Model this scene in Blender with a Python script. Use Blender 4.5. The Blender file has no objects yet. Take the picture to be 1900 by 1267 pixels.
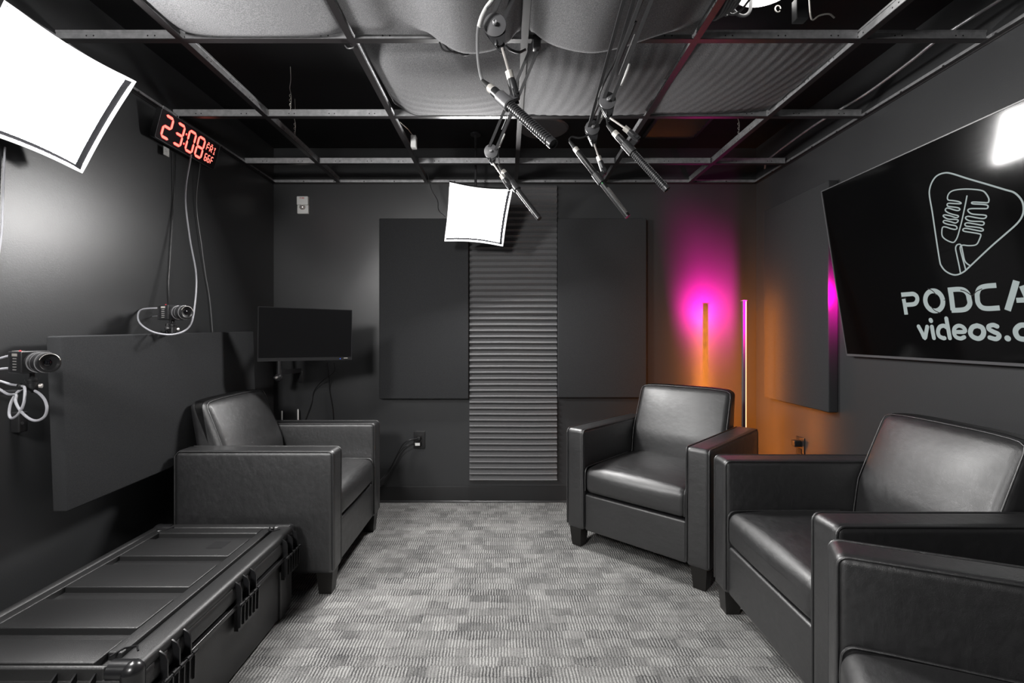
import bpy, math, random
from mathutils import Vector, Matrix, Euler
random.seed(7)
scene = bpy.context.scene
COL = scene.collection

# ------------------------------------------------------------------ camera
CAMZ = 1.132
cam_d = bpy.data.cameras.new('camera')
cam = bpy.data.objects.new('camera', cam_d)
COL.objects.link(cam)
cam_d.sensor_width = 36.0
cam_d.lens = 897.0 / 1900.0 * 36.0
cam_d.shift_x = 10.0 / 1900.0
cam_d.shift_y = -12.5 / 1900.0
cam_d.clip_start = 0.02
cam.location = (0, 0, CAMZ)
cam.rotation_euler = (math.radians(90), 0, 0)
scene.camera = cam

# ------------------------------------------------------------------ world, exposure
w = bpy.data.worlds.new('world')
scene.world = w
w.use_nodes = True
w.node_tree.nodes['Background'].inputs[0].default_value = (0.6, 0.65, 0.7, 1)
w.node_tree.nodes['Background'].inputs[1].default_value = 0.0
scene.view_settings.view_transform = 'Standard'
scene.view_settings.look = 'None'
scene.view_settings.exposure = 0.0
scene.view_settings.gamma = 1.0
scene.view_settings.use_curve_mapping = False

SOFTBOX_POWER = 126.0      # radiance of the softbox diffusers
MAGENTA_POWER = 24.0      # wide flood
MAGENTA_BEAM = 165.0      # narrow beam
ORANGE_POWER = 180.0
PLENUM_POWER = 5.0

def lamp(name, kind, loc, energy, color, parent=None, direction=None, **kw):
    ld = bpy.data.lights.new(name, kind)
    ld.energy = energy
    ld.color = color
    for k, v in kw.items():
        setattr(ld, k, v)
    o = bpy.data.objects.new(name, ld)
    COL.objects.link(o)
    o.location = loc
    if direction is not None:
        o.rotation_euler = Vector(direction).to_track_quat('-Z', 'Y').to_euler()
    if parent is not None:
        o.parent = parent
    return o

# ------------------------------------------------------------------ materials
def mat(name, color, rough=0.5, metal=0.0, spec=0.5, coat=0.0, coat_rough=0.2, emit=None, emit_s=0.0,
        bump=None, speck=None, sheen=0.0):
    """bump = (scale, strength, distance); speck = (scale, second colour, contrast low, high)"""
    m = bpy.data.materials.new(name)
    m.use_nodes = True
    nt = m.node_tree
    b = nt.nodes['Principled BSDF']
    b.inputs['Base Color'].default_value = (*color, 1)
    b.inputs['Roughness'].default_value = rough
    b.inputs['Metallic'].default_value = metal
    b.inputs['Specular IOR Level'].default_value = spec
    b.inputs['Coat Weight'].default_value = coat
    b.inputs['Coat Roughness'].default_value = coat_rough
    b.inputs['Sheen Weight'].default_value = sheen
    if emit:
        b.inputs['Emission Color'].default_value = (*emit, 1)
        b.inputs['Emission Strength'].default_value = emit_s
    tc = nt.nodes.new('ShaderNodeTexCoord')
    if bump:
        n = nt.nodes.new('ShaderNodeTexNoise')
        n.inputs['Scale'].default_value = bump[0]
        n.inputs['Detail'].default_value = 4
        nt.links.new(tc.outputs['Object'], n.inputs['Vector'])
        bp = nt.nodes.new('ShaderNodeBump')
        bp.inputs['Strength'].default_value = bump[1]
        bp.inputs['Distance'].default_value = bump[2]
        nt.links.new(n.outputs['Fac'], bp.inputs['Height'])
        nt.links.new(bp.outputs['Normal'], b.inputs['Normal'])
    if speck:
        n = nt.nodes.new('ShaderNodeTexNoise')
        n.inputs['Scale'].default_value = speck[0]
        n.inputs['Detail'].default_value = 3
        nt.links.new(tc.outputs['Object'], n.inputs['Vector'])
        r = nt.nodes.new('ShaderNodeValToRGB')
        r.color_ramp.elements[0].position = speck[2]
        r.color_ramp.elements[1].position = speck[3]
        r.color_ramp.elements[0].color = (*color, 1)
        r.color_ramp.elements[1].color = (*speck[1], 1)
        nt.links.new(n.outputs['Fac'], r.inputs['Fac'])
        nt.links.new(r.outputs['Color'], b.inputs['Base Color'])
    return m

def leather_mat():
    m = mat('black_leather', (0.012, 0.012, 0.013), rough=0.42, spec=0.95, coat=0.75, coat_rough=0.40)
    nt = m.node_tree
    b = nt.nodes['Principled BSDF']
    tc = nt.nodes.new('ShaderNodeTexCoord')
    v = nt.nodes.new('ShaderNodeTexVoronoi'); v.inputs['Scale'].default_value = 420
    v.feature = 'DISTANCE_TO_EDGE'
    n = nt.nodes.new('ShaderNodeTexNoise'); n.inputs['Scale'].default_value = 28; n.inputs['Detail'].default_value = 6
    mp = nt.nodes.new('ShaderNodeMapping'); mp.inputs['Rotation'].default_value = (0.4, 0.6, 0.5)
    mp.inputs['Scale'].default_value = (1, 1.7, 1.3)
    nt.links.new(tc.outputs['Object'], v.inputs['Vector'])
    nt.links.new(tc.outputs['Object'], mp.inputs['Vector'])
    nt.links.new(mp.outputs['Vector'], n.inputs['Vector'])
    a = nt.nodes.new('ShaderNodeMath'); a.operation = 'MULTIPLY_ADD'
    a.inputs[1].default_value = 0.35
    nt.links.new(v.outputs['Distance'], a.inputs[0])
    nt.links.new(n.outputs['Fac'], a.inputs[2])
    bp = nt.nodes.new('ShaderNodeBump'); bp.inputs['Strength'].default_value = 0.42; bp.inputs['Distance'].default_value = 0.0045
    nt.links.new(a.outputs[0], bp.inputs['Height'])
    nt.links.new(bp.outputs['Normal'], b.inputs['Normal'])
    r = nt.nodes.new('ShaderNodeMapRange')
    r.inputs['To Min'].default_value = 0.32; r.inputs['To Max'].default_value = 0.60
    nt.links.new(n.outputs['Fac'], r.inputs['Value'])
    nt.links.new(r.outputs['Result'], b.inputs['Roughness'])
    return m

def carpet_mat():
    m = mat('carpet_loop', (0.2, 0.2, 0.2), rough=0.95, spec=0.1)
    nt = m.node_tree
    b = nt.nodes['Principled BSDF']
    N = nt.nodes.new; L = nt.links.new
    tc = N('ShaderNodeTexCoord')
    sep = N('ShaderNodeSeparateXYZ'); L(tc.outputs['Object'], sep.inputs[0])
    def math_(op, a, b_=None, c=None):
        n = N('ShaderNodeMath'); n.operation = op
        for i, x in enumerate((a, b_, c)):
            if x is None: continue
            if isinstance(x, (int, float)): n.inputs[i].default_value = x
            else: L(x, n.inputs[i])
        return n.outputs[0]
    wob = N('ShaderNodeTexNoise'); wob.inputs['Scale'].default_value = 34; L(tc.outputs['Object'], wob.inputs['Vector'])
    wsep = N('ShaderNodeSeparateColor'); L(wob.outputs['Color'], wsep.inputs[0])
    X = math_('ADD', sep.outputs['X'], math_('MULTIPLY', math_('SUBTRACT', wsep.outputs[0], 0.5), 0.007))
    Y = math_('ADD', sep.outputs['Y'], math_('MULTIPLY', math_('SUBTRACT', wsep.outputs[1], 0.5), 0.040))
    def cells(sx, sy, seed):
        iy = math_('FLOOR', math_('DIVIDE', Y, sy))
        offs = N('ShaderNodeTexWhiteNoise'); offs.noise_dimensions = '1D'
        L(math_('ADD', iy, seed), offs.inputs['W'])
        ix = math_('FLOOR', math_('ADD', math_('DIVIDE', X, sx), math_('MULTIPLY', offs.outputs['Value'], 7.0)))
        cb = N('ShaderNodeCombineXYZ'); L(ix, cb.inputs[0]); L(iy, cb.inputs[1]); cb.inputs[2].default_value = seed
        wn = N('ShaderNodeTexWhiteNoise'); wn.noise_dimensions = '3D'; L(cb.outputs[0], wn.inputs['Vector'])
        return wn.outputs['Value']
    big = cells(0.085, 0.050, 3.1)
    mid = cells(0.048, 0.050, 9.7)
    sml = cells(0.045, 0.028, 17.3)
    # loops: rows of dashes running away from the window
    rowi = math_('FLOOR', math_('DIVIDE', Y, 0.050))
    rn = N('ShaderNodeTexWhiteNoise'); rn.noise_dimensions = '1D'; L(rowi, rn.inputs['W'])
    XS = math_('ADD', X, math_('MULTIPLY', rn.outputs['Value'], 0.012))
    gap = math_('ABSOLUTE', math_('SUBTRACT', math_('FRACT', math_('DIVIDE', Y, 0.050)), 0.5))
    gm = N('ShaderNodeMapRange'); gm.inputs['From Min'].default_value = 0.30; gm.inputs['From Max'].default_value = 0.46
    gm.inputs['To Min'].default_value = 1.0; gm.inputs['To Max'].default_value = 0.72; L(gap, gm.inputs['Value'])
    dash = math_('MULTIPLY_ADD', math_('SINE', math_('MULTIPLY', XS, 2 * math.pi / 0.0115)), 0.5, 0.5)
    dash = math_('MULTIPLY', dash, gm.outputs['Result'])
    row = math_('MULTIPLY_ADD', math_('SINE', math_('MULTIPLY', Y, 2 * math.pi / 0.0092)), 0.5, 0.5)
    loop = math_('MULTIPLY', dash, math_('MULTIPLY_ADD', row, 0.35, 0.65))
    on = N('ShaderNodeMapRange'); on.interpolation_type = 'SMOOTHSTEP'; on.inputs['From Min'].default_value = 0.05; on.inputs['From Max'].default_value = 0.75
    L(mid, on.inputs['Value']); on = on.outputs['Result']
    noi = N('ShaderNodeTexNoise'); noi.inputs['Scale'].default_value = 330; noi.inputs['Detail'].default_value = 2
    L(tc.outputs['Object'], noi.inputs['Vector'])
    cloud = N('ShaderNodeTexNoise'); cloud.inputs['Scale'].default_value = 5.5; cloud.inputs['Detail'].default_value = 3
    L(tc.outputs['Object'], cloud.inputs['Vector'])
    base = math_('ADD', math_('MULTIPLY', big, 0.16), math_('MULTIPLY', sml, 0.06))
    base = math_('ADD', base, math_('MULTIPLY', math_('SUBTRACT', cloud.outputs['Fac'], 0.5), 0.35))
    v1 = math_('MULTIPLY', math_('MULTIPLY', loop, on), 0.60)
    v2 = math_('MULTIPLY', math_('SUBTRACT', 1.0, on), math_('MULTIPLY_ADD', loop, 0.16, 0.11))
    tot = math_('ADD', math_('ADD', base, v1), v2)
    tot = math_('ADD', tot, math_('MULTIPLY', math_('SUBTRACT', noi.outputs['Fac'], 0.5), 0.95))
    ramp = N('ShaderNodeValToRGB')
    ramp.color_ramp.elements[0].position = 0.0; ramp.color_ramp.elements[0].color = (0.036, 0.036, 0.038, 1)
    ramp.color_ramp.elements[1].position = 0.72; ramp.color_ramp.elements[1].color = (0.47, 0.465, 0.45, 1)
    L(tot, ramp.inputs['Fac'])
    L(ramp.outputs['Color'], b.inputs['Base Color'])
    bp = N('ShaderNodeBump'); bp.inputs['Strength'].default_value = 0.5; bp.inputs['Distance'].default_value = 0.003
    L(math_('ADD', loop, noi.outputs['Fac']), bp.inputs['Height'])
    L(bp.outputs['Normal'], b.inputs['Normal'])
    return m

M = {}
M['leather'] = leather_mat()
M['carpet'] = carpet_mat()
M['wall'] = mat('black_wall_paint', (0.042, 0.043, 0.045), rough=0.34, spec=0.55, bump=(260, 0.12, 0.002))
M['deck'] = mat('black_deck_paint', (0.010, 0.010, 0.011), rough=0.6, spec=0.3, bump=(30, 0.1, 0.003))
M['base'] = mat('black_vinyl_base', (0.025, 0.025, 0.026), rough=0.35, spec=0.5)
M['fabric'] = mat('charcoal_fabric', (0.032, 0.033, 0.035), rough=0.95, spec=0.12, bump=(900, 0.3, 0.001),
                  speck=(700, (0.054, 0.055, 0.057), 0.35, 0.7))
M['foam'] = mat('grey_wedge_foam', (0.13, 0.13, 0.133), rough=0.95, spec=0.15, bump=(500, 0.5, 0.0015),
                speck=(520, (0.22, 0.22, 0.225), 0.35, 0.7))
M['sheet'] = mat('speckled_foam_sheet', (0.125, 0.125, 0.13), rough=0.9, spec=0.2, bump=(420, 0.35, 0.0015),
                 speck=(380, (0.31, 0.31, 0.315), 0.40, 0.85))
M['galv'] = mat('galvanised_steel', (0.40, 0.40, 0.41), rough=0.42, metal=0.65, bump=(60, 0.1, 0.001),
                speck=(45, (0.55, 0.55, 0.56), 0.35, 0.7))
M['flange'] = mat('black_grid_face', (0.020, 0.018, 0.019), rough=0.32, spec=0.6)
M['blackmetal'] = mat('black_metal', (0.03, 0.03, 0.032), rough=0.36, spec=0.6)
M['arm'] = mat('black_arm_metal', (0.035, 0.035, 0.037), rough=0.33, spec=0.6)
M['greymetal'] = mat('grey_paint_metal', (0.11, 0.11, 0.115), rough=0.4, spec=0.5)
M['chrome'] = mat('polished_steel', (0.85, 0.80, 0.76), rough=0.22, metal=0.6)
M['nickel'] = mat('satin_nickel', (0.72, 0.69, 0.64), rough=0.32, metal=0.5)
M['plastic'] = mat('black_plastic', (0.018, 0.018, 0.019), rough=0.35, spec=0.5)
M['case'] = mat('black_case_plastic', (0.015, 0.015, 0.0155), rough=0.42, spec=0.9, bump=(520, 0.45, 0.0014))
M['case_gloss'] = mat('smooth_case_plastic', (0.014, 0.014, 0.015), rough=0.28, spec=0.7)
M['rubber'] = mat('black_rubber', (0.014, 0.014, 0.014), rough=0.6, spec=0.3)
M['cable_white'] = mat('white_cable', (0.40, 0.40, 0.43), rough=0.45)
M['cable_grey'] = mat('grey_cable', (0.18, 0.18, 0.185), rough=0.45)
M['disc'] = mat('grey_friction_disc', (0.13, 0.13, 0.135), rough=0.38, spec=0.5)
M['white'] = mat('white_plastic', (0.82, 0.82, 0.80), rough=0.4)
M['paper'] = mat('white_paper', (0.62, 0.62, 0.60), rough=0.8, speck=(120, (0.45, 0.45, 0.44), 0.45, 0.6))
M['rim'] = mat('white_softbox_rim', (0.85, 0.85, 0.85), rough=0.8, emit=(1, 1, 1), emit_s=1.3)
M['lip'] = mat('grey_softbox_lip', (0.010, 0.010, 0.011), rough=0.9, spec=0.0)
M['diffuser'] = mat('lit_diffuser', (0.9, 0.9, 0.9), rough=0.9, emit=(1.0, 0.985, 0.97), emit_s=SOFTBOX_POWER)
M['softcloth'] = mat('black_softbox_cloth', (0.02, 0.02, 0.022), rough=0.8)
M['glass'] = mat('glossy_screen', (0.002, 0.002, 0.0022), rough=0.085, spec=0.5)
M['screen_matt'] = mat('switched_off_screen', (0.004, 0.004, 0.0045), rough=0.28, spec=0.45)
M['tvframe'] = mat('grey_tv_frame', (0.10, 0.10, 0.105), rough=0.35, spec=0.6)
M['logo'] = mat('lit_logo', (0, 0, 0), rough=0.5, spec=0.0, emit=(0.36, 0.41, 0.405), emit_s=1.0)
M['clockface'] = mat('dark_clock_face', (0.02, 0.012, 0.015), rough=0.2, spec=0.5)
M['led'] = mat('lit_red_segment', (0.3, 0.02, 0.02), rough=0.5, emit=(1.0, 0.27, 0.20), emit_s=1.6)
M['ledglow'] = mat('painted_red_glow', (0.2, 0.0, 0.0), rough=0.5, emit=(1.0, 0.012, 0.02), emit_s=1.0)
M['redled'] = mat('lit_red_led', (0.2, 0, 0), emit=(1, 0.03, 0.05), emit_s=1.2)
M['blueled'] = mat('lit_blue_led', (0, 0, 0.2), emit=(0.06, 0.2, 1), emit_s=1.0)
M['greenled'] = mat('lit_green_led', (0, 0.2, 0), emit=(0.05, 1, 0.15), emit_s=1.0)
M['orange'] = mat('lit_orange_strip', (0.2, 0.1, 0.03), emit=(1.0, 0.27, 0.025), emit_s=ORANGE_POWER)
M['orange_edge'] = mat('dim_orange_strip_edge', (0.2, 0.1, 0.05), emit=(1.0, 0.50, 0.24), emit_s=2.6)
M['lampdisc'] = mat('lit_ceiling_lamp', (0.9, 0.9, 0.9), emit=(1, 0.98, 0.95), emit_s=PLENUM_POWER)
M['wood'] = mat('dark_stained_leg', (0.012, 0.011, 0.010), rough=0.35, spec=0.5)
M['redink'] = mat('red_ink', (0.6, 0.04, 0.05), rough=0.6)
M['lens'] = mat('lens_glass', (0.004, 0.004, 0.006), rough=0.05, spec=0.9)
M['mesh'] = mat('grey_mic_grille', (0.36, 0.35, 0.34), rough=0.5, metal=0.4)

# ------------------------------------------------------------------ mesh builder
def V(*a): return Vector(a)

class MB:
    def __init__(s):
        s.v = []; s.f = []; s.m = []; s.T = Matrix.Identity(4); s.mi = 0
    def add(s, vs, fs):
        o = len(s.v)
        s.v += [tuple(s.T @ Vector(p)) for p in vs]
        for f in fs:
            s.f.append([i + o for i in f]); s.m.append(s.mi)
        return s
    def box(s, lo, hi, r=0.0, seg=2, warp=None, inner=1):
        c = [(lo[i] + hi[i]) / 2 for i in range(3)]
        h = [abs(hi[i] - lo[i]) / 2 for i in range(3)]
        r = min(r, min(h) * 0.98)
        if r <= 0 and warp is None:
            vs = [(x, y, z) for x in (lo[0], hi[0]) for y in (lo[1], hi[1]) for z in (lo[2], hi[2])]
            return s.add(vs, [(0, 1, 3, 2), (4, 6, 7, 5), (0, 4, 5, 1), (2, 3, 7, 6), (0, 2, 6, 4), (1, 5, 7, 3)])
        def line(hh):
            i = hh - r
            out = []
            if r > 0:
                out += [-i - r * math.tan(math.pi / 4 * k / seg) for k in range(seg, 0, -1)]
            out += [-i + 2 * i * k / inner for k in range(inner + 1)]
            if r > 0:
                out += [i + r * math.tan(math.pi / 4 * k / seg) for k in range(1, seg + 1)]
            return out
        Ls = [line(x) for x in h]
        keys = {}; vs = []; fs = []
        def vert(p):
            k = (round(p[0], 6), round(p[1], 6), round(p[2], 6))
            if k in keys: return keys[k]
            q = list(p)
            if r > 0:
                inn = [max(-(h[i] - r), min(h[i] - r, p[i])) for i in range(3)]
                d = Vector([p[i] - inn[i] for i in range(3)])
                if d.length > 1e-9:
                    d = d.normalized() * r
                q = [inn[i] + d[i] for i in range(3)]
            if warp:
                q = warp(q, [q[i] / h[i] for i in range(3)])
            keys[k] = len(vs); vs.append((q[0] + c[0], q[1] + c[1], q[2] + c[2]))
            return keys[k]
        for ax in range(3):
            a, b = (ax + 1) % 3, (ax + 2) % 3
            for sg in (-1, 1):
                for i in range(len(Ls[a]) - 1):
                    for j in range(len(Ls[b]) - 1):
                        q = []
                        for (ii, jj) in ((i, j), (i + 1, j), (i + 1, j + 1), (i, j + 1)):
                            p = [0, 0, 0]; p[ax] = sg * h[ax]; p[a] = Ls[a][ii]; p[b] = Ls[b][jj]
                            q.append(vert(p))
                        if sg < 0: q.reverse()
                        fs.append(q)
        return s.add(vs, fs)
    def lathe(s, a, b, prof, n=20, cap=True):
        """prof = [(distance along a->b, radius)]"""
        a, b = Vector(a), Vector(b)
        d = (b - a).normalized()
        u = d.orthogonal().normalized(); w_ = d.cross(u)
        vs = []; fs = []
        for (t, r) in prof:
            for k in range(n):
                an = 2 * math.pi * k / n
                vs.append(a + d * t + (u * math.cos(an) + w_ * math.sin(an)) * r)
        for i in range(len(prof) - 1):
            for k in range(n):
                k2 = (k + 1) % n
                fs.append((i * n + k, i * n + k2, (i + 1) * n + k2, (i + 1) * n + k))
        if cap:
            fs.append(tuple(reversed(range(n)))); fs.append(tuple(range((len(prof) - 1) * n, len(prof) * n)))
        return s.add(vs, fs)
    def cyl(s, a, b, r, r2=None, n=16):
        L = (Vector(b) - Vector(a)).length
        return s.lathe(a, b, [(0, r), (L, r if r2 is None else r2)], n)
    def bar(s, a, b, wx, wy, up=(0, 1, 0)):
        """square bar from a to b; wy measured along `up`"""
        a, b = Vector(a), Vector(b); d = (b - a).normalized(); up = Vector(up)
        sx = d.cross(up).normalized(); sy = sx.cross(d).normalized()
        vs = []
        for p in (a, b):
            for (i, j) in ((-1, -1), (1, -1), (1, 1), (-1, 1)):
                vs.append(p + sx * i * wx / 2 + sy * j * wy / 2)
        return s.add(vs, [(3, 2, 1, 0), (4, 5, 6, 7), (0, 1, 5, 4), (1, 2, 6, 5), (2, 3, 7, 6), (3, 0, 4, 7)])
    def tube(s, pts, r, n=8, closed=False, cap=True):
        P = [Vector(p) for p in pts]; m = len(P)
        vs = []; fs = []; prev = None
        for i in range(m):
            if closed: t = (P[(i + 1) % m] - P[i - 1])
            else: t = P[min(i + 1, m - 1)] - P[max(i - 1, 0)]
            t.normalize()
            if prev is None: u = t.orthogonal().normalized()
            else:
                u = prev - t * prev.dot(t)
                u = u.normalized() if u.length > 1e-6 else t.orthogonal().normalized()
            prev = u; w_ = t.cross(u)
            for k in range(n):
                an = 2 * math.pi * k / n
                vs.append(P[i] + (u * math.cos(an) + w_ * math.sin(an)) * r)
        for i in range(m if closed else m - 1):
            i2 = (i + 1) % m
            for k in range(n):
                k2 = (k + 1) % n
                fs.append((i * n + k, i * n + k2, i2 * n + k2, i2 * n + k))
        if cap and not closed:
            fs.append(tuple(reversed(range(n)))); fs.append(tuple(range((m - 1) * n, m * n)))
        return s.add(vs, fs)
    def sphere(s, c, r, n=14, sc=(1, 1, 1)):
        vs = []; fs = []
        h = n // 2
        for i in range(h + 1):
            th = math.pi * i / h
            for k in range(n):
                ph = 2 * math.pi * k / n
                vs.append((c[0] + r * sc[0] * math.sin(th) * math.cos(ph), c[1] + r * sc[1] * math.sin(th) * math.sin(ph), c[2] + r * sc[2] * math.cos(th)))
        for i in range(h):
            for k in range(n):
                k2 = (k + 1) % n
                fs.append((i * n + k, (i + 1) * n + k, (i + 1) * n + k2, i * n + k2))
        return s.add(vs, fs)
    def grid(s, xs, ys, fn):
        vs = [fn(x, y) for y in ys for x in xs]; n = len(xs)
        fs = [(j * n + i, j * n + i + 1, (j + 1) * n + i + 1, (j + 1) * n + i) for j in range(len(ys) - 1) for i in range(n - 1)]
        return s.add(vs, fs)
    def sheet(s, xs, ys, fn, th):
        """closed sheet of thickness th (upwards)"""
        n, k = len(xs), len(ys)
        lo = [fn(x, y) for y in ys for x in xs]
        hi = [(p[0], p[1], p[2] + th) for p in lo]
        o = n * k; fs = []
        for j in range(k - 1):
            for i in range(n - 1):
                a = j * n + i
                fs.append((a, a + n, a + n + 1, a + 1)); fs.append((o + a, o + a + 1, o + a + n + 1, o + a + n))
        for i in range(n - 1):
            fs.append((i, i + 1, o + i + 1, o + i)); a = (k - 1) * n + i; fs.append((a + 1, a, o + a, o + a + 1))
        for j in range(k - 1):
            a = j * n; fs.append((a + n, a, o + a, o + a + n)); a = j * n + n - 1; fs.append((a, a + n, o + a + n, o + a))
        return s.add(lo + hi, fs)
    def prism(s, poly, fn, d0, d1):
        """poly in 2D, fn(u,v,d) -> point"""
        n = len(poly)
        vs = [fn(u, v, d0) for u, v in poly] + [fn(u, v, d1) for u, v in poly]
        fs = [tuple(range(n)), tuple(reversed(range(n, 2 * n)))] + [((i + 1) % n, i, n + i, n + (i + 1) % n) for i in range(n)]
        return s.add(vs, fs)
    def stroke(s, pts, wd, fn, d0, d1, closed=False, round_=True, cut=False):
        """flat ribbon of width wd along pts in the u,v plane; rounded ends"""
        P = [Vector((p[0], p[1])) for p in pts]; m = len(P)
        Lp, Rp = [], []
        for i in range(m):
            if closed: a, b = P[i - 1], P[(i + 1) % m]
            else: a, b = P[max(i - 1, 0)], P[min(i + 1, m - 1)]
            t = (b - a); t = t.normalized() if t.length > 1e-9 else Vector((1, 0))
            nrm = Vector((-t.y, t.x)) * wd / 2
            Lp.append(P[i] + nrm); Rp.append(P[i] - nrm)
        vs = []; fs = []
        for i in range(m):
            for q in (Lp[i], Rp[i]):
                vs.append(fn(q.x, q.y, d0)); vs.append(fn(q.x, q.y, d1))
        for i in range(m if closed else m - 1):
            a = 4 * i; b = 4 * ((i + 1) % m)
            fs += [(a + 1, b + 1, b + 3, a + 3), (a, a + 2, b + 2, b), (a, b, b + 1, a + 1), (a + 2, a + 3, b + 3, b + 2)]
        s.add(vs, fs)
        if round_ and not closed:
            for p in (P[0], P[-1]):
                s.prism([(p.x + wd / 2 * math.cos(k * math.pi / 8), p.y + wd / 2 * math.sin(k * math.pi / 8)) for k in range(16)], fn, d0, d1 )
        return s
    def build(s, name, material, parent=None, loc=(0, 0, 0), angle=35, rot=None):
        me = bpy.data.meshes.new(name)
        me.from_pydata(s.v, [], s.f)
        mats = material if isinstance(material, (list, tuple)) else [material]
        for m_ in mats: me.materials.append(m_)
        for p, mi in zip(me.polygons, s.m):
            p.material_index = mi; p.use_smooth = True
        me.update()
        me.set_sharp_from_angle(angle=math.radians(angle))
        o = bpy.data.objects.new(name, me)
        COL.objects.link(o)
        o.location = loc
        if rot: o.rotation_euler = rot
        if parent is not None: o.parent = parent
        return o

def fixnormals():
    import bmesh
    for me in bpy.data.meshes:
        bm = bmesh.new(); bm.from_mesh(me)
        bmesh.ops.recalc_face_normals(bm, faces=bm.faces)
        bm.to_mesh(me); bm.free()

def tag(o, label, cat, group=None, kind=None):
    o['label'] = label; o['category'] = cat
    if group: o['group'] = group
    if kind: o['kind'] = kind
    return o
def empty(name, loc=(0, 0, 0), rz=0.0, rot=None):
    o = bpy.data.objects.new(name, None)
    COL.objects.link(o); o.empty_display_size = 0.05
    o.location = loc; o.rotation_euler = rot if rot else (0, 0, rz)
    return o
def struct(o, label, cat='structure'):
    o['kind'] = 'structure'; o['label'] = label; o['category'] = cat
    return o
def copy_tree(o, parent=None):
    c = o.copy(); COL.objects.link(c); c.parent = parent
    for ch in [x for x in bpy.data.objects if x.parent == o]:
        copy_tree(ch, c)
    return c
def smooth(pts, k=6, closed=False):
    P = [Vector(p) for p in pts]; n = len(P); out = []
    rng = range(n) if closed else range(n - 1)
    for i in rng:
        p1, p2 = P[i], P[(i + 1) % n]
        p0 = P[i - 1] if (closed or i > 0) else p1 * 2 - p2
        p3 = P[(i + 2) % n] if (closed or i + 2 < n) else p2 * 2 - p1
        for j in range(k):
            t = j / k
            out.append(0.5 * ((2 * p1) + (p2 - p0) * t + (2 * p0 - 5 * p1 + 4 * p2 - p3) * t * t + (3 * p1 - p0 - 3 * p2 + p3) * t ** 3))
    if not closed: out.append(P[-1])
    return out
def at(px, py, y):
    """world point seen at a pixel of the photograph, y metres in front of the camera"""
    return V((px - 940.0) / 897.0 * y, y, CAMZ - (py - 621.0) / 897.0 * y)

# ------------------------------------------------------------------ room shell
XL, XR, YB, YF, ZG, ZC = -1.578, 1.691, 3.276, -1.75, 2.158, 2.396
def wallbox(name, lo, hi, label):
    return struct(MB().box(lo, hi).build(name, M['wall']), label, 'wall')
struct(MB().box((XL - .1, YF - .1, -.1), (XR + .1, YB + .1, 0)).build('floor', M['carpet']), 'grey patterned loop carpet floor', 'floor')
struct(MB().box((XL - .1, YF - .1, ZC), (XR + .1, YB + .1, ZC + .1)).build('ceiling', M['deck']), 'black painted ceiling deck above the open grid', 'ceiling')
wallbox('wall_left', (XL - .1, YF - .1, 0), (XL, YB + .1, ZC), 'black painted wall on the left behind the wall camera')
wallbox('wall_right', (XR, YF - .1, 0), (XR + .1, YB + .1, ZC), 'black painted wall on the right behind the television')
wallbox('wall_back', (XL, YB, 0), (XR, YB + .1, ZC), 'black painted far wall with acoustic panels')
wallbox('wall_front', (XL, YF - .1, 0), (XR, YF, ZC), 'black painted wall behind the viewer')
def baseboard(name, a, b, nrm):
    a, b, n = Vector(a), Vector(b), Vector(nrm)
    mb = MB()
    prof = [(0, 0), (.016, 0), (.015, .006), (.008, .012), (.0075, .100), (.006, .106), (0, .107)]
    vs = [p + n * u + V(0, 0, v) for p in (a, b) for (u, v) in prof]; k = len(prof)
    mb.add(vs, [(i, i + 1, k + i + 1, k + i) for i in range(k - 1)] + [tuple(range(k)), tuple(reversed(range(k, 2 * k)))])
    struct(mb.build(name, M['base'], angle=25), 'black vinyl baseboard along the ' + name.split('_')[1] + ' wall', 'baseboard')
baseboard('baseboard_back', (XL, YB, 0), (XR, YB, 0), (0, -1, 0))
baseboard('baseboard_left', (XL, YF, 0), (XL, YB - .016, 0), (1, 0, 0))
baseboard('baseboard_right', (XR, YF, 0), (XR, YB - .016, 0), (-1, 0, 0))
# wall angle: small steel L running round the room under the grid
def wall_angle(n, a, b, nrm, lab):
    a, b, nn = Vector(a), Vector(b), Vector(nrm)
    t = (b - a).normalized(); mb = MB()
    mb.mi = 1
    mb.add([p + nn * u + V(0, 0, z) for p in (a, b) for (u, z) in ((0, ZG), (.022, ZG), (.022, ZG - .0015), (0, ZG - .0015))],
           [(0, 1, 5, 4), (1, 2, 6, 5), (2, 3, 7, 6), (3, 0, 4, 7), (0, 3, 2, 1), (4, 5, 6, 7)])
    mb.mi = 0
    mb.add([p + nn * u + V(0, 0, z) for p in (a, b) for (u, z) in ((0, ZG), (.002, ZG), (.002, ZG + .024), (0, ZG + .024))],
           [(0, 1, 5, 4), (1, 2, 6, 5), (2, 3, 7, 6), (3, 0, 4, 7), (0, 3, 2, 1), (4, 5, 6, 7)])
    mb.mi = 1
    mb.bar(a + nn * .003 + V(0, 0, ZG - .0008), b + nn * .003 + V(0, 0, ZG - .0008), .004, .012, up=(0, 0, 1))
    L = (b - a).length; k = int(L / .2)
    for i in range(1, k):
        p = a + t * (L * i / k) + V(0, 0, ZG + .012) + nn * .002
        mb.cyl(p, p + nn * .003, .004, n=8)
    struct(mb.build('trim_%d' % n, [M['galv'], M['flange']]), lab, 'trim')
wall_angle(1, (XL, YB, 0), (XR, YB, 0), (0, -1, 0), 'steel wall angle under the ceiling grid on the far wall')
wall_angle(2, (XL, YF, 0), (XL, YB, 0), (1, 0, 0), 'steel wall angle under the ceiling grid on the left wall')
wall_angle(3, (XR, YF, 0), (XR, YB, 0), (-1, 0, 0), 'steel wall angle under the ceiling grid on the right wall')

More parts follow.
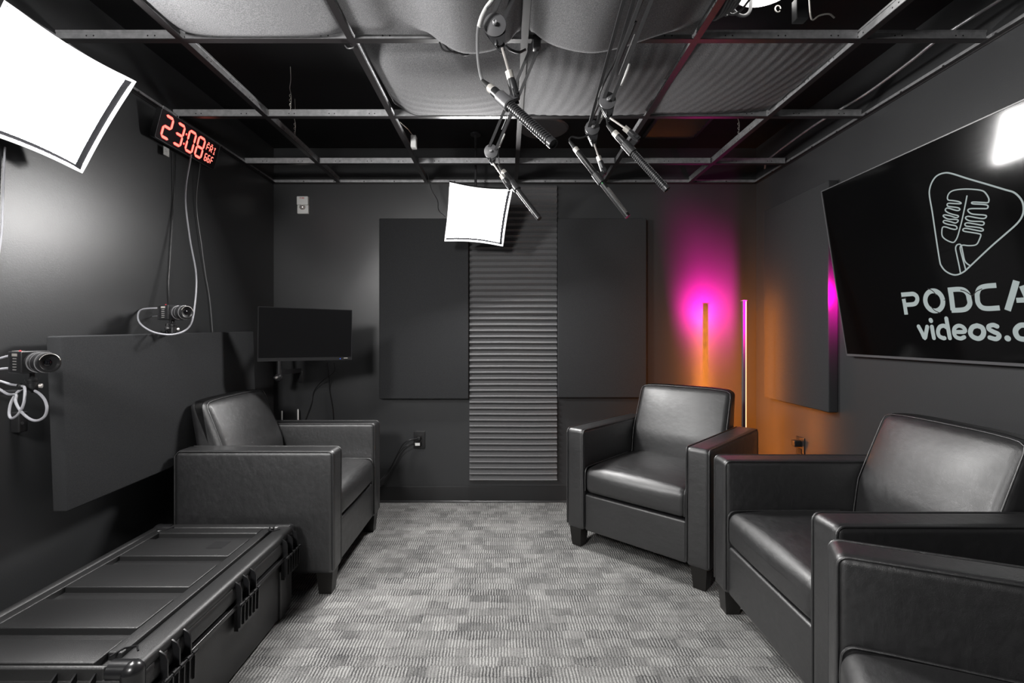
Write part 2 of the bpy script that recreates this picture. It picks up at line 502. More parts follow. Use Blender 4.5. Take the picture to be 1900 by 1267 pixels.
# ------------------------------------------------------------------ open ceiling grid
grid = tag(empty('ceiling_grid', (0, 0, ZG)), 'open steel ceiling grid with dark flanges and missing tiles, above the whole room', 'ceiling grid')
GX = [-1.135, -.542, .063, .660, 1.238]
GY = [2.91, 2.285, 1.69, 1.085, .48, -.125, -.73, -1.33]
def tee(mb, a, b, hgt):
    """T-section: dark face below, bare steel web above"""
    a, b = Vector(a), Vector(b); d = (b - a).normalized(); sx = Vector((-d.y, d.x, 0))
    mb.mi = 1
    mb.bar(a + V(0, 0, .0012), b + V(0, 0, .0012), .024, .0024, up=(0, 0, 1))
    mb.mi = 0
    mb.bar(a + V(0, 0, .0024 + hgt / 2), b + V(0, 0, .0024 + hgt / 2), .0025, hgt, up=(0, 0, 1))
    mb.bar(a + V(0, 0, hgt), b + V(0, 0, hgt), .007, .007, up=(0, 0, 1))
    mb.bar(a + V(0, 0, .004), b + V(0, 0, .004), .020, .0016, up=(0, 0, 1))
    mb.mi = 2
    L = (b - a).length; k = max(2, int(L / .15))
    for i in range(k):
        for off in (0, .025):
            p = a + d * (L * (i + .5) / k + off) + V(0, 0, hgt * .55)
            mb.cyl(p - sx * .0016, p + sx * .0016, .0028, n=8)
for x in GX:
    mb = MB(); tee(mb, (x, YF, 0), (x, YB, 0), .040)
    mb.build('main_runner', [M['galv'], M['flange'], M['rubber']], grid)
for y in GY:
    xs = [XL + .003] + GX + [XR - .003]
    for i in range(len(xs) - 1):
        mb = MB(); tee(mb, (xs[i] + (.012 if i else 0), y, 0), (xs[i + 1] - .012, y, 0), .034)
        mb.build('cross_tee', [M['galv'], M['flange'], M['rubber']], grid)

# ------------------------------------------------------------------ sagging foam sheets on the grid
def interp(tab, x):
    """smooth curve through a table of (x, z)"""
    if x <= tab[0][0]: return tab[0][1]
    n = len(tab)
    for i in range(n - 1):
        (xa, za), (xb, zb) = tab[i], tab[i + 1]
        if x <= xb:
            ma = (zb - tab[max(i - 1, 0)][1]) / (xb - tab[max(i - 1, 0)][0])
            j = min(i + 2, n - 1); mb_ = (tab[j][1] - za) / (tab[j][0] - xa)
            h = xb - xa; t = (x - xa) / h
            return (2*t**3 - 3*t*t + 1) * za + (t**3 - 2*t*t + t) * h * ma + (3*t*t - 2*t**3) * zb + (t**3 - t*t) * h * mb_
    return tab[-1][1]
def lin(a, b, n): return [a + (b - a) * i / n for i in range(n + 1)]
def foam_sheet(x0, x1, y0, y1, fn, label, th=.012):
    mb = MB().sheet(lin(x0, x1, 44), lin(y0, y1, 44), lambda x, y: (x, y, fn(x, y)), th)
    o = mb.build('acoustic_foam_sheet', M['sheet'], angle=80)
    tag(o, label, 'foam sheet', 'speckled foam sheets laid in the ceiling grid')
    return o
Z0 = ZG + .006
def sag_a(x, y):
    u = (x + 1.135) / .593; v = (y - 1.085) / .605
    corner = max(0, (abs(u - .5) * 2) ** 6 + (abs(v - .5) * 2) ** 6 - .6)
    return Z0 + .002 + .020 * min(1, corner) - 0.004 * math.sin(math.pi * u)
foam_sheet(-1.122, -.556, 1.098, 1.676, sag_a, 'flat light grey speckled foam sheet nearest the left softbox, upper left of the ceiling')
tabB = [(-.53, 2.172), (-.433, 2.168), (-.36, 2.178), (-.289, 2.158), (-.217, 2.104), (-.153, 2.070), (-.072, 2.070), (.0, 2.10), (.05, 2.166)]
def sag_b(x, y):
    g = min(1, max(0, (1.675 - y) / .07)); g = g * g * (3 - 2 * g)
    g2 = min(1, max(0, (y - 1.09) / .15))
    s = Z0 + .008 - interp(tabB, x)
    return Z0 + .008 - s * g * (.55 + .45 * g2)
foam_sheet(-.528, .050, 1.098, 1.675, sag_b, 'sagging grey foam sheet bulging below the grid left of the centre runner, nearest the viewer')
tabC = [(.07, 2.166), (.126, 2.110), (.2, 2.080), (.289, 2.068), (.379, 2.085), (.45, 2.108), (.54, 2.140), (.60, 2.170), (.65, 2.180)]
def sag_c(x, y):
    g = min(1, max(0, (1.675 - y) / .07)); g = g * g * (3 - 2 * g)
    s = Z0 + .008 - interp(tabC, x)
    g2 = min(1, max(0, (y - 1.10) / .24)); g2 = g2 * g2 * (3 - 2 * g2)
    return Z0 + .008 - s * g * g2 
foam_sheet(.076, .646, 1.098, 1.675, sag_c, 'sagging foam sheet bulging below the grid behind the right boom arms, nearest the viewer')
def sag_b2(x, y):
    u = (x + .53) / .58; v = (y - 1.70) / .575
    edge = max(0., 1 - u / .20) ** 1.6
    wave = (.0018) * math.sin(60 * (v + .35 * (u - .5) ** 2)) * (1 if v > .45 else 0) * max(0, v - .45) * 2
    near = max(0, 1 - v / .35) ** 2
    return Z0 + .055 * edge * (.4 + .6 * v) + .05 * near - .035 * math.sin(math.pi * min(1, max(0, u * .96))) * math.sin(math.pi * v) ** .7 + wave
foam_sheet(-.528, .050, 1.704, 2.272, sag_b2, 'sagging grey foam sheet in the second ceiling row, between the left and centre runners')
def sag_c2(x, y):
    u = (x - .075) / .57; v = (y - 1.70) / .575
    wave = .0012 * math.sin(70 * (u + .12 * v * v))
    return Z0 + .045 * max(0, 1 - v / .3) ** 2 - .040 * math.sin(math.pi * min(1, max(0, u))) * math.sin(math.pi * v) ** .7 + wave
foam_sheet(.076, .646, 1.704, 2.272, sag_c2, 'sagging grey foam sheet in the second ceiling row, behind the right pair of boom arms')
def sag_d2(x, y):
    u = (x - .67) / .56; v = (y - 1.70) / .575
    wave = .0020 * math.sin(80 * (u + .25 * v * v)) * (.2 + u)
    return Z0 + .004 + .022 * u * u * u - .008 * math.sin(math.pi * v) + wave
foam_sheet(.673, 1.226, 1.704, 2.272, sag_d2, 'rippled grey foam sheet in the second ceiling row, rightmost of the sheets')

# traced logo and lettering, metres across and down the television screen
LOGO_TRI = [(0.571,0.429),(0.571,0.341),(0.572,0.250),(0.571,0.190),(0.576,0.164),(0.591,0.141),(0.612,0.127),(0.639,0.126),(0.666,0.136),(0.722,0.173),(0.780,0.210),(0.834,0.245),(0.857,0.260),(0.871,0.279),(0.878,0.299),(0.877,0.322),(0.869,0.341),(0.851,0.359),(0.813,0.383),(0.764,0.413),(0.710,0.449),(0.673,0.474),(0.654,0.485),(0.631,0.491),(0.610,0.487),(0.587,0.471),(0.574,0.450)]
LOGO_MIC1 = [(0.710,0.229),(0.698,0.260),(0.680,0.304),(0.666,0.334),(0.654,0.358),(0.642,0.372),(0.631,0.374),(0.610,0.361),(0.597,0.345),(0.598,0.326),(0.604,0.313),(0.616,0.315),(0.634,0.325),(0.649,0.331),(0.657,0.329),(0.653,0.319),(0.629,0.309),(0.613,0.300),(0.609,0.294),(0.616,0.291),(0.638,0.301),(0.653,0.309),(0.663,0.307),(0.665,0.301),(0.653,0.296),(0.629,0.289),(0.615,0.278),(0.613,0.272),(0.621,0.272),(0.641,0.281),(0.658,0.291),(0.668,0.291),(0.667,0.286),(0.649,0.277),(0.633,0.267),(0.624,0.257),(0.627,0.251),(0.636,0.251),(0.655,0.262),(0.670,0.269),(0.678,0.267),(0.673,0.260),(0.654,0.252),(0.637,0.245),(0.634,0.238),(0.640,0.235),(0.659,0.241),(0.681,0.248),(0.686,0.247),(0.677,0.239),(0.657,0.230),(0.642,0.224),(0.639,0.215),(0.646,0.203),(0.659,0.197),(0.680,0.198),(0.710,0.205),(0.741,0.216),(0.765,0.228),(0.775,0.242),(0.780,0.257),(0.779,0.266),(0.774,0.270),(0.756,0.264),(0.728,0.255),(0.722,0.256),(0.727,0.261),(0.755,0.270),(0.771,0.277),(0.774,0.283),(0.769,0.288),(0.753,0.284),(0.719,0.275),(0.707,0.275),(0.706,0.281),(0.716,0.292),(0.737,0.300),(0.758,0.307),(0.764,0.312),(0.760,0.317),(0.751,0.317),(0.730,0.309),(0.705,0.298),(0.695,0.298),(0.694,0.304),(0.706,0.314),(0.728,0.321),(0.749,0.327),(0.753,0.334),(0.746,0.338),(0.726,0.330),(0.698,0.319),(0.688,0.320),(0.690,0.328),(0.709,0.335),(0.737,0.345),(0.747,0.353),(0.741,0.357),(0.720,0.349),(0.689,0.336),(0.678,0.337),(0.680,0.344),(0.703,0.353),(0.731,0.364),(0.736,0.370),(0.729,0.383),(0.719,0.396),(0.707,0.399),(0.686,0.396),(0.669,0.391),(0.659,0.394),(0.657,0.405),(0.660,0.436),(0.665,0.478)]
LOGO_MIC2 = [(0.644,0.487),(0.643,0.457),(0.641,0.423),(0.640,0.399),(0.645,0.388),(0.654,0.385),(0.662,0.390),(0.664,0.413),(0.666,0.444),(0.674,0.458),(0.684,0.466)]
LETTERS = [
  (0.0175, [(0.376,0.542),(0.414,0.543),(0.434,0.544),(0.447,0.553),(0.449,0.567),(0.440,0.580),(0.425,0.585),(0.391,0.585)]),
  (0.0173, [(0.384,0.560),(0.385,0.580),(0.385,0.625)]),
  (0.0185, [(0.5587,0.5780),(0.5558,0.5927),(0.5477,0.6052),(0.5356,0.6136),(0.5212,0.6165),(0.5068,0.6136),(0.4947,0.6052),(0.4866,0.5927),(0.4837,0.5780),(0.4866,0.5633),(0.4947,0.5508),(0.5068,0.5424),(0.5212,0.5395),(0.5356,0.5424),(0.5477,0.5508),(0.5558,0.5633),(0.5587,0.5780)]),
  (0.0176, [(.5855,.5421),(.6264,.5432),(.6479,.5495),(.6590,.5640),(.6606,.5800),(.6606,.5976),(.6488,.6121),(.6303,.6181),(.5873,.6181)]),
  (0.0187, [(0.595,0.537),(0.595,0.571),(0.593,0.618)]),
  (0.0168, [(.7604,.5429),(.725,.5424),(.7036,.5479),(.6930,.5640),(.6904,.5800),(.6904,.5966),(.6994,.612),(.7189,.6184),(.7602,.6184)]),
  (0.0203, [(0.825,0.535),(0.806,0.579),(0.784,0.628)]),
  (0.0160, [(0.816,0.597),(0.850,0.598)]),
  (0.0197, [(0.840,0.552),(0.849,0.588),(0.861,0.627)]),
  (0.0163, [(0.435,0.675),(0.446,0.700),(0.455,0.722),(0.465,0.700),(0.474,0.677)]),
  (0.0172, [(0.494,0.651),(0.495,0.654)]),
  (0.0159, [(0.495,0.677),(0.495,0.700),(0.496,0.721)]),
  (0.0154, [(0.561,0.647),(0.562,0.684),(0.563,0.721)]),
  (0.0157, [(0.558,0.681),(0.545,0.674),(0.528,0.679),(0.518,0.695),(0.520,0.713),(0.535,0.721),(0.541,0.721)]),
  (0.0145, [(0.588,0.698),(0.625,0.697),(0.623,0.682),(0.606,0.675),(0.589,0.683),(0.583,0.700),(0.588,0.716),(0.605,0.722),(0.620,0.717)]),
  (0.0169, [(0.674,0.676),(0.656,0.682),(0.646,0.699),(0.651,0.714),(0.670,0.722),(0.686,0.715),(0.694,0.699),(0.690,0.683),(0.674,0.676)]),
  (0.0151, [(0.742,0.680),(0.730,0.675),(0.715,0.679),(0.714,0.689),(0.727,0.698),(0.741,0.705),(0.744,0.714),(0.732,0.723),(0.712,0.718)]),
  (0.0193, [(0.770,0.720),(0.771,0.721)]),
  (0.0167, [(0.834,0.678),(0.816,0.678),(0.801,0.690),(0.798,0.705),(0.805,0.719),(0.822,0.723),(0.833,0.720)]),
]

# letters beyond the edge of the photograph finish the two words
LETTERS += [
  (.0170, [(.955,.543),(.900,.543),(.884,.552),(.886,.572),(.905,.580),(.938,.582),(.955,.592),(.953,.610),(.935,.618),(.882,.618)]),
  (.0170, [(.975,.5425),(1.070,.5425)]), (.0185, [(1.022,.548),(1.022,.627)]),
  (.0165, [(.886,.676),(.866,.683),(.858,.699),(.864,.714),(.886,.722),(.905,.714),(.914,.699),(.907,.683),(.886,.676)]),
  (.0155, [(.934,.679),(.934,.721)]), (.0155, [(.934,.690),(.948,.677),(.964,.683),(.968,.700),(.968,.721)]), (.0155, [(.968,.690),(.984,.677),(1.000,.684),(1.004,.700),(1.004,.721)]),
]
# thin dark slits cutting through the first word
SLITS = [[(.503,.528),(.522,.539),(.536,.557)], [(.505,.598),(.519,.615),(.541,.626)], [(.634,.546),(.652,.553),(.674,.571)], [(.676,.571),(.691,.557),(.713,.550)], [(.372,.5535),(.391,.5535),(.399,.562)]]

# ------------------------------------------------------------------ softboxes
def make_softbox():
    root = empty('softbox')
    h = .180
    def fr(t0, t1, y, bow=.014):
        """closed square outline with edges bowed inwards"""
        pts = []
        c = [(-h, h), (h, h), (h, -h), (-h, -h)]
        for i in range(4):
            a, b = c[i], c[(i + 1) % 4]
            for k in range(12):
                t = k / 12
                x = a[0] + (b[0] - a[0]) * t; z = a[1] + (b[1] - a[1]) * t
                q = bow * 4 * t * (1 - t)
                if i == 0: z -= q
                elif i == 1: x -= q * .4
                elif i == 2: z += q
                else: x += q * .4
                pts.append(V(x * t0, y, z * t1))
        return pts
    MB().tube(fr(1, 1, 0), .0055, n=8, closed=True).build('rim', M['rim'], root)
    # diffuser: slightly recessed
    a = [p + V(-.006, 0, .004) for p in fr(.915, .935, .010)]; c0 = V(0, .016, 0); n = len(a)
    mid = [p * .5 + c0 * .5 + V(0, .003, 0) for p in a]
    mb = MB(); mb.add(a + mid + [c0], [(i, (i + 1) % n, n + (i + 1) % n, n + i) for i in range(n)] + [(n + i, n + (i + 1) % n, 2 * n) for i in range(n)])
    mb.build('diffuser', M['diffuser'], root, angle=60)
    b = fr(1, 1, .002)
    mb = MB(); mb.add(b + a, [(i, (i + 1) % n, n + (i + 1) % n, n + i) for i in range(n)])
    mb.build('lip', M['lip'], root, angle=60)
    # black pyramid behind
    rings = [fr(1.02, 1.02, .003), fr(1.02, 1.02, .030), fr(.62, .62, .085, .006), fr(.40, .40, .110, 0)]
    mb = MB(); vs = sum(rings, []); fs = []
    for r in range(3):
        fs += [(r * n + i, r * n + (i + 1) % n, (r + 1) * n + (i + 1) % n, (r + 1) * n + i) for i in range(n)]
    fs.append(tuple(range(3 * n, 4 * n)))
    mb.add(vs, fs).build('hood', M['softcloth'], root, angle=60)
    mb = MB().box((-.055, .108, -.055), (.055, .135, .055), .008)
    lb = mb.build('lamp_body', M['plastic'], root)
    mb = MB()
    for k in range(7): mb.box((-.045 + k * .014, .134, -.045), (-.041 + k * .014, .142, .045))
    mb.build('heat_sink', M['blackmetal'], lb)
    return root
def frame_rot(n, xaxis):
    """rotation whose local -y is n and local x is xaxis"""
    y = -Vector(n).normalized(); x = Vector(xaxis); x = (x - y * x.dot(y)).normalized(); z = x.cross(y)
    return Matrix((x, y, z)).transposed().to_euler()
sb = make_softbox()
C_left = V(-1.406, 1.483, 1.859)
x_left = (V(-1.411, 1.833, 2.091) - V(-1.495, 1.443, 2.123))
sb.location = C_left; sb.rotation_euler = frame_rot((.81, -.22, -.54), x_left)
tag(sb, 'large glowing square softbox lamp on the left wall, tilted down, its left part cut off', 'softbox', 'square softbox lamps')
sb2 = copy_tree(sb)
sb2.location = (-.1745, 2.907, 1.8465); sb2.rotation_euler = (.628, .111, .173)
rv = Vector((.628, .111, .173)); sb2.rotation_euler = Matrix.Rotation(rv.length, 3, rv.normalized()).to_euler()
tag(sb2, 'glowing square softbox lamp hanging in front of the far wall and facing the viewer', 'softbox', 'square softbox lamps')
sb3 = copy_tree(sb)
sb3.location = (-1.00, -.40, 1.88); sb3.rotation_euler = frame_rot((.26, .93, -.30), (-1, .1, 0))
tag(sb3, 'square softbox lamp hanging behind the viewer and lighting the far wall', 'softbox', 'square softbox lamps')

def mount(name, pts, r, label, ball=None, plate=None, pn=(0, 0, 1)):
    root = empty(name, pts[0])
    o = Vector(pts[0])
    MB().tube([Vector(p) - o for p in pts], r, n=10).build('rod', M['blackmetal'], root)
    mb = MB().sphere(Vector(pts[-1]) - o, .015)
    mb.build('ball_joint', M['blackmetal'], root)
    n = Vector(pn)
    MB().cyl(V(0, 0, 0), n * .012, .032, n=24).build('mounting_plate', M['blackmetal'], root)
    tag(root, label, 'bracket')
nl = V(.81, -.22, -.54)
e_l = C_left - nl.normalized() * .142
mount('softbox_bracket', [(XL + .002, e_l.y + .05, 1.93), (XL + .03, e_l.y + .02, 1.95), e_l], .008,
      'black wall bracket holding the left softbox', pn=(1, 0, 0))
R2 = sb2.rotation_euler.to_matrix(); e2 = V(-.1745, 2.907, 1.8465) + R2 @ V(0, .155, 0)
mount('softbox_bracket', [(e2.x, e2.y + .005, ZC - .013), (e2.x, e2.y + .005, 2.05), e2], .008, 'black drop rod holding the softbox before the far wall', pn=(0, 0, 1))
R3 = sb3.rotation_euler.to_matrix(); e3 = V(-1.00, -.40, 1.88) + R3 @ V(0, .155, 0)
mount('softbox_bracket', [(e3.x, e3.y, ZC - .013), (e3.x, e3.y, 2.0), e3], .008, 'black drop rod holding the softbox behind the viewer', pn=(0, 0, 1))
w_ = MB().tube(smooth([at(793, 320, 3.0), at(800, 350, 3.0), at(812, 372, 2.98), at(814, 390, 2.9), at(826, 401, 2.82)]), .0022, n=6).build('lamp_cord', M['plastic'])
tag(w_, 'thin black cord running down to the softbox before the far wall', 'cord')

# ------------------------------------------------------------------ armchairs
def make_armchair():
    root = empty('armchair')
    W, AW, D, AH, FZ = .765, .108, .69, .63, .095
    L = M['leather']
    for sg in (-1, 1):
        x0, x1 = sorted((sg * W / 2, sg * (W / 2 - AW)))
        def warp(p, q):
            b = .003 * (1 - min(1, abs(q[1])) ** 2) * (1 - min(1, abs(q[2])) ** 2)
            return [p[0] + (b if q[0] > 0 else -b), p[1], p[2]]
        a = MB().box((x0, 0, FZ), (x1, D, AH), .022, seg=4, warp=warp, inner=6).build('arm', L, root, angle=60)
        for x in (x0 + .0035, x1 - .0035):
            path = []; mb = MB()
            r = .022; e = .0035
            path.append(V(x, e, FZ + .02)); path.append(V(x, e, AH - r - .005))
            for k in range(5):
                an = math.pi / 2 * k / 4
                path.append(V(x, e + r * (1 - math.cos(an)), AH - e - r * (1 - math.sin(an))))
            path.append(V(x, D - r, AH - e)); path.append(V(x, D - e, AH - r)); path.append(V(x, D - e, FZ + .02))
            mb.tube(path, .0038, n=8).build('piping', L, a)
    # seat cushion
    def wseat(p, q):
        t = max(0, 1 - abs(q[0]) ** 2.5); u = 1 - abs(q[1]) ** 4
        z = p[2]; y = p[1]
        if q[2] > .2: z += .026 * t * max(0, u) - .010 * max(0, -q[1]) ** 3
        if q[1] < -.6: y -= .012 * t * (1 - q[2] ** 2)
        return [p[0], y, z]
    sc = MB().box((-.272, .006, .297), (.272, .57, .437), .034, seg=5, warp=wseat, inner=12).build('seat_cushion', L, root, angle=60)
    for x in (-.267, .267):
        path = [V(x, .010, .31), V(x, .008, .36)] + [V(x, .010 + .030 * (1 - math.cos(t)), .402 + .030 * math.sin(t)) for t in lin(0, math.pi / 2, 8)] + [V(x, .10, .434), V(x, .45, .436)]
        MB().tube(path, .0036, n=8).build('piping', L, sc)
    fp = MB().box((-.2735, .012, .098), (.2735, .60, .291), .012, seg=3, inner=4).build('front_panel', L, root, angle=60)
    # leaning back
    def wback(p, q):
        z = p[2]; y = p[1] + (.40 * (p[2] + .06) if p[2] > -.05 else .004 + .14 * (p[2] + .05))
        t = max(0, 1 - abs(q[0]) ** 3) * max(0, 1 - abs(q[2]) ** 3)
        if q[1] < 0: y -= .030 * t
        else: y += .008 * t - .22 * max(0, p[2]) 
        if q[2] > 0: z += .012 * max(0, 1 - q[0] ** 4) * q[2]
        return [p[0] * (1 - .012 * max(0, q[2])), y, z]
    lo, hi = (-.270, .515, .40), (.270, .648, .822)
    bk = MB().box(lo, hi, .032, seg=5, warp=wback, inner=12).build('backrest', L, root, angle=60)
    mb = MB()
    def bp(x, z):
        cz = (lo[2] + hi[2]) / 2; cy = (lo[1] + hi[1]) / 2; hx = .27; hz = (hi[2] - lo[2]) / 2; hy = (hi[1] - lo[1]) / 2
        p = [x, -hy + .004, z - cz]; q = [x / hx, -.95, (z - cz) / hz]
        r = wback(p, q); return V(r[0], r[1] + cy, r[2] + cz)
    path = [bp(-.2665, z) for z in lin(.43, .79, 8)] + [bp(-.262, .810), bp(-.245, .8165)] + [bp(x, .8175) for x in lin(-.22, .22, 8)] + [bp(.245, .8165), bp(.262, .810)] + [bp(.2665, z) for z in lin(.79, .43, 8)]
    mb.tube(path, .0020, n=8)
    mb.build('piping', L, bk)
    MB().box((-.2735, .604, .10), (.2735, .688, .60), .014, seg=3, inner=3).build('back_panel', L, root, angle=60)
    for sx in (-1, 1):
        for (y, yy) in ((.045, 1), (D - .045, -1)):
            mb = MB(); cx = sx * (W / 2 - .052)
            t = .036; b = .027
            vs = [(cx - t, y - t, FZ + .004), (cx + t, y - t, FZ + .004), (cx + t, y + t, FZ + .004), (cx - t, y + t, FZ + .004),
                  (cx - b, y - b, 0), (cx + b, y - b, 0), (cx + b, y + b, 0), (cx - b, y + b, 0)]
            mb.add(vs, [(0, 1, 2, 3), (7, 6, 5, 4), (0, 4, 5, 1), (1, 5, 6, 2), (2, 6, 7, 3), (3, 7, 4, 0)])
            mb.build('leg', M['wood'], root)
    return root
GC = 'black leather club armchairs'
ch = make_armchair()
ch.location = (.6025, 2.36, 0); ch.rotation_euler = (0, 0, math.radians(-43.3))
tag(ch, 'black leather club armchair facing the viewer in front of the corner light pole', 'armchair', GC)
c2 = copy_tree(ch); c2.location = (.868, 1.652, 0); c2.rotation_euler = (0, 0, math.radians(-90.4))
tag(c2, 'black leather club armchair under the television, in the middle of the right-hand row', 'armchair', GC)
c3 = copy_tree(ch); c3.location = (.636, .854, 0); c3.rotation_euler = (0, 0, math.radians(-114.8))
tag(c3, 'black leather club armchair cut off by the lower right corner of the photo', 'armchair', GC)
c4 = copy_tree(ch); c4.location = (-.747, 2.468, 0); c4.rotation_euler = (0, 0, math.radians(90))
tag(c4, 'black leather club armchair on the left, behind the hard case and below the monitor', 'armchair', GC)

# ------------------------------------------------------------------ hard equipment case
def make_case():
    root = empty('equipment_case', (-1.185, 1.60, 0))
    ox, oy = 1.185, -1.60
    x0, x1, y0, y1 = -1.470, -.884, 1.150, 2.040
    def B(lo, hi, r=0.0, seg=3, **k): return MB().box((lo[0] + ox, lo[1] + oy, lo[2]), (hi[0] + ox, hi[1] + oy, hi[2]), r, seg, **k)
    base = B((x0 + .012, y0 + .012, .004), (x1 - .012, y1 - .012, .246), .016)
    for xx, yy in ((x1 - .016, 1.93), (x1 - .016, 1.25)):
        base.box((xx + ox - .002, yy + oy - .03, .01), (xx + ox + .012, yy + oy + .03, .20), .004)
    ob = base.build('base', M['case'], root)
    rim = B((x0 - .004, y0 - .004, .236), (x1 + .006, y1 + .004, .252), .004)
    rim.build('rim', M['case_gloss'], ob)
    lid = B((x0, y0, .250), (x1, y1, .318), .026, seg=4)
    olid = lid.build('lid', M['case'], root)
    top = MB(); zt = .337
    def slab(a, b, c, d, r=.0035, z=zt): top.box((a + ox, c + oy, .300), (b + ox, d + oy, z), r, seg=2)
    # rounded long rails with a groove, inner panels between four channels
    slab(x0 + .004, -1.432, y0 + .004, y1 - .004, .016); slab(-1.428, -1.396, y0 + .06, y1 - .05)
    slab(-1.396, -1.000, 1.172, 1.262); slab(-.999, -.962, y0 + .06, y1 - .05); slab(-.958, x1 - .002, y0 + .004, y1 - .004, .018)
    for (c, d) in ((1.312, 1.456), (1.525, 1.674), (1.739, 1.883)): slab(-1.394, -1.002, c, d)
    slab(-1.396, -1.000, 1.938, 1.990); slab(-1.43, -.96, 1.994, y1 - .004, .010); slab(-1.43, -.96, y0 + .004, 1.168, .014)
    top.build('lid_panel', M['case'], olid)
    fl = MB()
    for (c, d) in ((1.262, 1.312), (1.456, 1.525), (1.674, 1.739), (1.883, 1.938)):
        fl.box((-1.394 + ox, c + oy, .30), (-1.002 + ox, d + oy, .3165), .002)
    fl.build('lid_channel', M['case_gloss'], olid)
    st = MB().box((-1.12 + ox, 1.80 + oy, .3372), (-1.06 + ox, 1.86 + oy, .3378)); st.build('sticker', M['plastic'], olid)
    # corner bumpers
    for (cx, cy, a) in ((x1 - .03, y0 + .03, 0), (x0 + .03, y0 + .03, 1), (x1 - .03, y1 - .03, 2), (x0 + .03, y1 - .03, 3)):
        sx = 1 if a in (0, 2) else -1; sy = -1 if a in (0, 1) else 1
        mb = MB()
        mb.sphere((cx + ox + sx * .008, cy + oy + sy * .008, .316), .026, n=18)
        mb.cyl(V(cx + ox - sx * .045, cy + oy + sy * .006, .318), V(cx + ox + sx * .012, cy + oy + sy * .006, .318), .0235, n=20)
        mb.cyl(V(cx + ox + sx * .008, cy + oy + sy * .008, .25), V(cx + ox + sx * .008, cy + oy + sy * .008, .318), .026, n=18)
        mb.tube([V(cx + ox - sx * .065, cy + oy - sy * .012, .338), V(cx + ox - sx * .055, cy + oy - sy * .045, .338), V(cx + ox - sx * .030, cy + oy - sy * .055, .338), V(cx + ox - sx * .012, cy + oy - sy * .035, .338)], .0025, n=6)
        mb.build('corner_bumper', M['case_gloss'], olid, angle=50)
    # latches
    def latch(c, nrm, t):
        c, n, t = Vector(c) + V(ox, oy, 0), Vector(nrm), Vector(t)
        f = lambda u, v, d: c + n * u + V(0, 0, v) + t * d
        mb = MB()
        mb.prism([(0, .165), (.014, .165), (.014, .245), (0, .245)], f, -.060, .060)
        lo_ = mb.build('latch', M['case_gloss'], root)
        r = MB()
        for k in range(6):
            d = -.058 + k * .0225
            r.prism([(.010, .170), (.020, .178), (.022, .244), (.010, .244)], f, d, d + .004)
        r.build('lower_rib', M['case_gloss'], lo_)
        for d in (-.056, -.010, .036):
            MB().prism([(-.020, .326), (-.008, .330), (.016, .314), (.022, .300), (.022, .252), (-.002, .250), (-.020, .30)], f, d, d + .0045).build('upper_fin', M['case_gloss'], lo_)
        p = MB(); p.tube([c + n * .021 + V(0, 0, .250) + t * -.065, c + n * .021 + V(0, 0, .250) + t * .065], .0042, n=8)
        for d in (-.055, -.028, .0, .028, .052):
            p.tube([c + n * .021 + V(0, 0, .250) + t * (d - .007), c + n * .021 + V(0, 0, .250) + t * (d + .007)], .0062, n=8)
        p.build('hinge_pin', M['case_gloss'], lo_)
    for y in (1.965, 1.635, 1.290): latch((x1 - .004, y, 0), (1, 0, 0), (0, 1, 0))
    for x in (-1.02, -1.34): latch((x, y0 + .004, 0), (0, -1, 0), (1, 0, 0))
    hb = MB().box((x1 - .002 + ox, 1.425 + oy, .253), (x1 + .010 + ox, 1.50 + oy, .262), .003)
    tag(root, 'long black hard plastic equipment case lying on the carpet along the left wall', 'case')
make_case()

# ------------------------------------------------------------------ acoustic panels
def panel(loc, size, rot, label, r=.006):
    mb = MB().box(tuple(-a / 2 for a in size), tuple(a / 2 for a in size), r, seg=3)
    o = mb.build('sound_absorber', M['fabric'], rot=rot); o.location = loc
    tag(o, label, 'acoustic panel', 'charcoal fabric acoustic panels')
    return o
panel((-.553, 3.2505, 1.3065), (.597, .05, 1.205), (0, 0, 0), 'charcoal fabric panel on the far wall, left of the ridged foam strip')
panel((.638, 3.2505, 1.3110), (.592, .05, 1.197), (0, 0, 0), 'charcoal fabric panel on the far wall, right of the ridged foam strip')
panel((1.6655, 2.7725, 1.328), (.05, .617, 1.186), (0, 0, 0), 'charcoal fabric panel on the right wall, partly behind the television')
low_panel = panel((-1.490, 2.2085, .847), (.05, 1.217, .585), (math.radians(1.1), math.radians(-1.2), 0), 'long charcoal fabric panel low on the left wall, below the wall camera')
for y in (-.45, .45):
    MB().box((-.058, y - .03, -.03), (-.0251, y + .03, .03)).build('spacer_block', M['plastic'], low_panel)
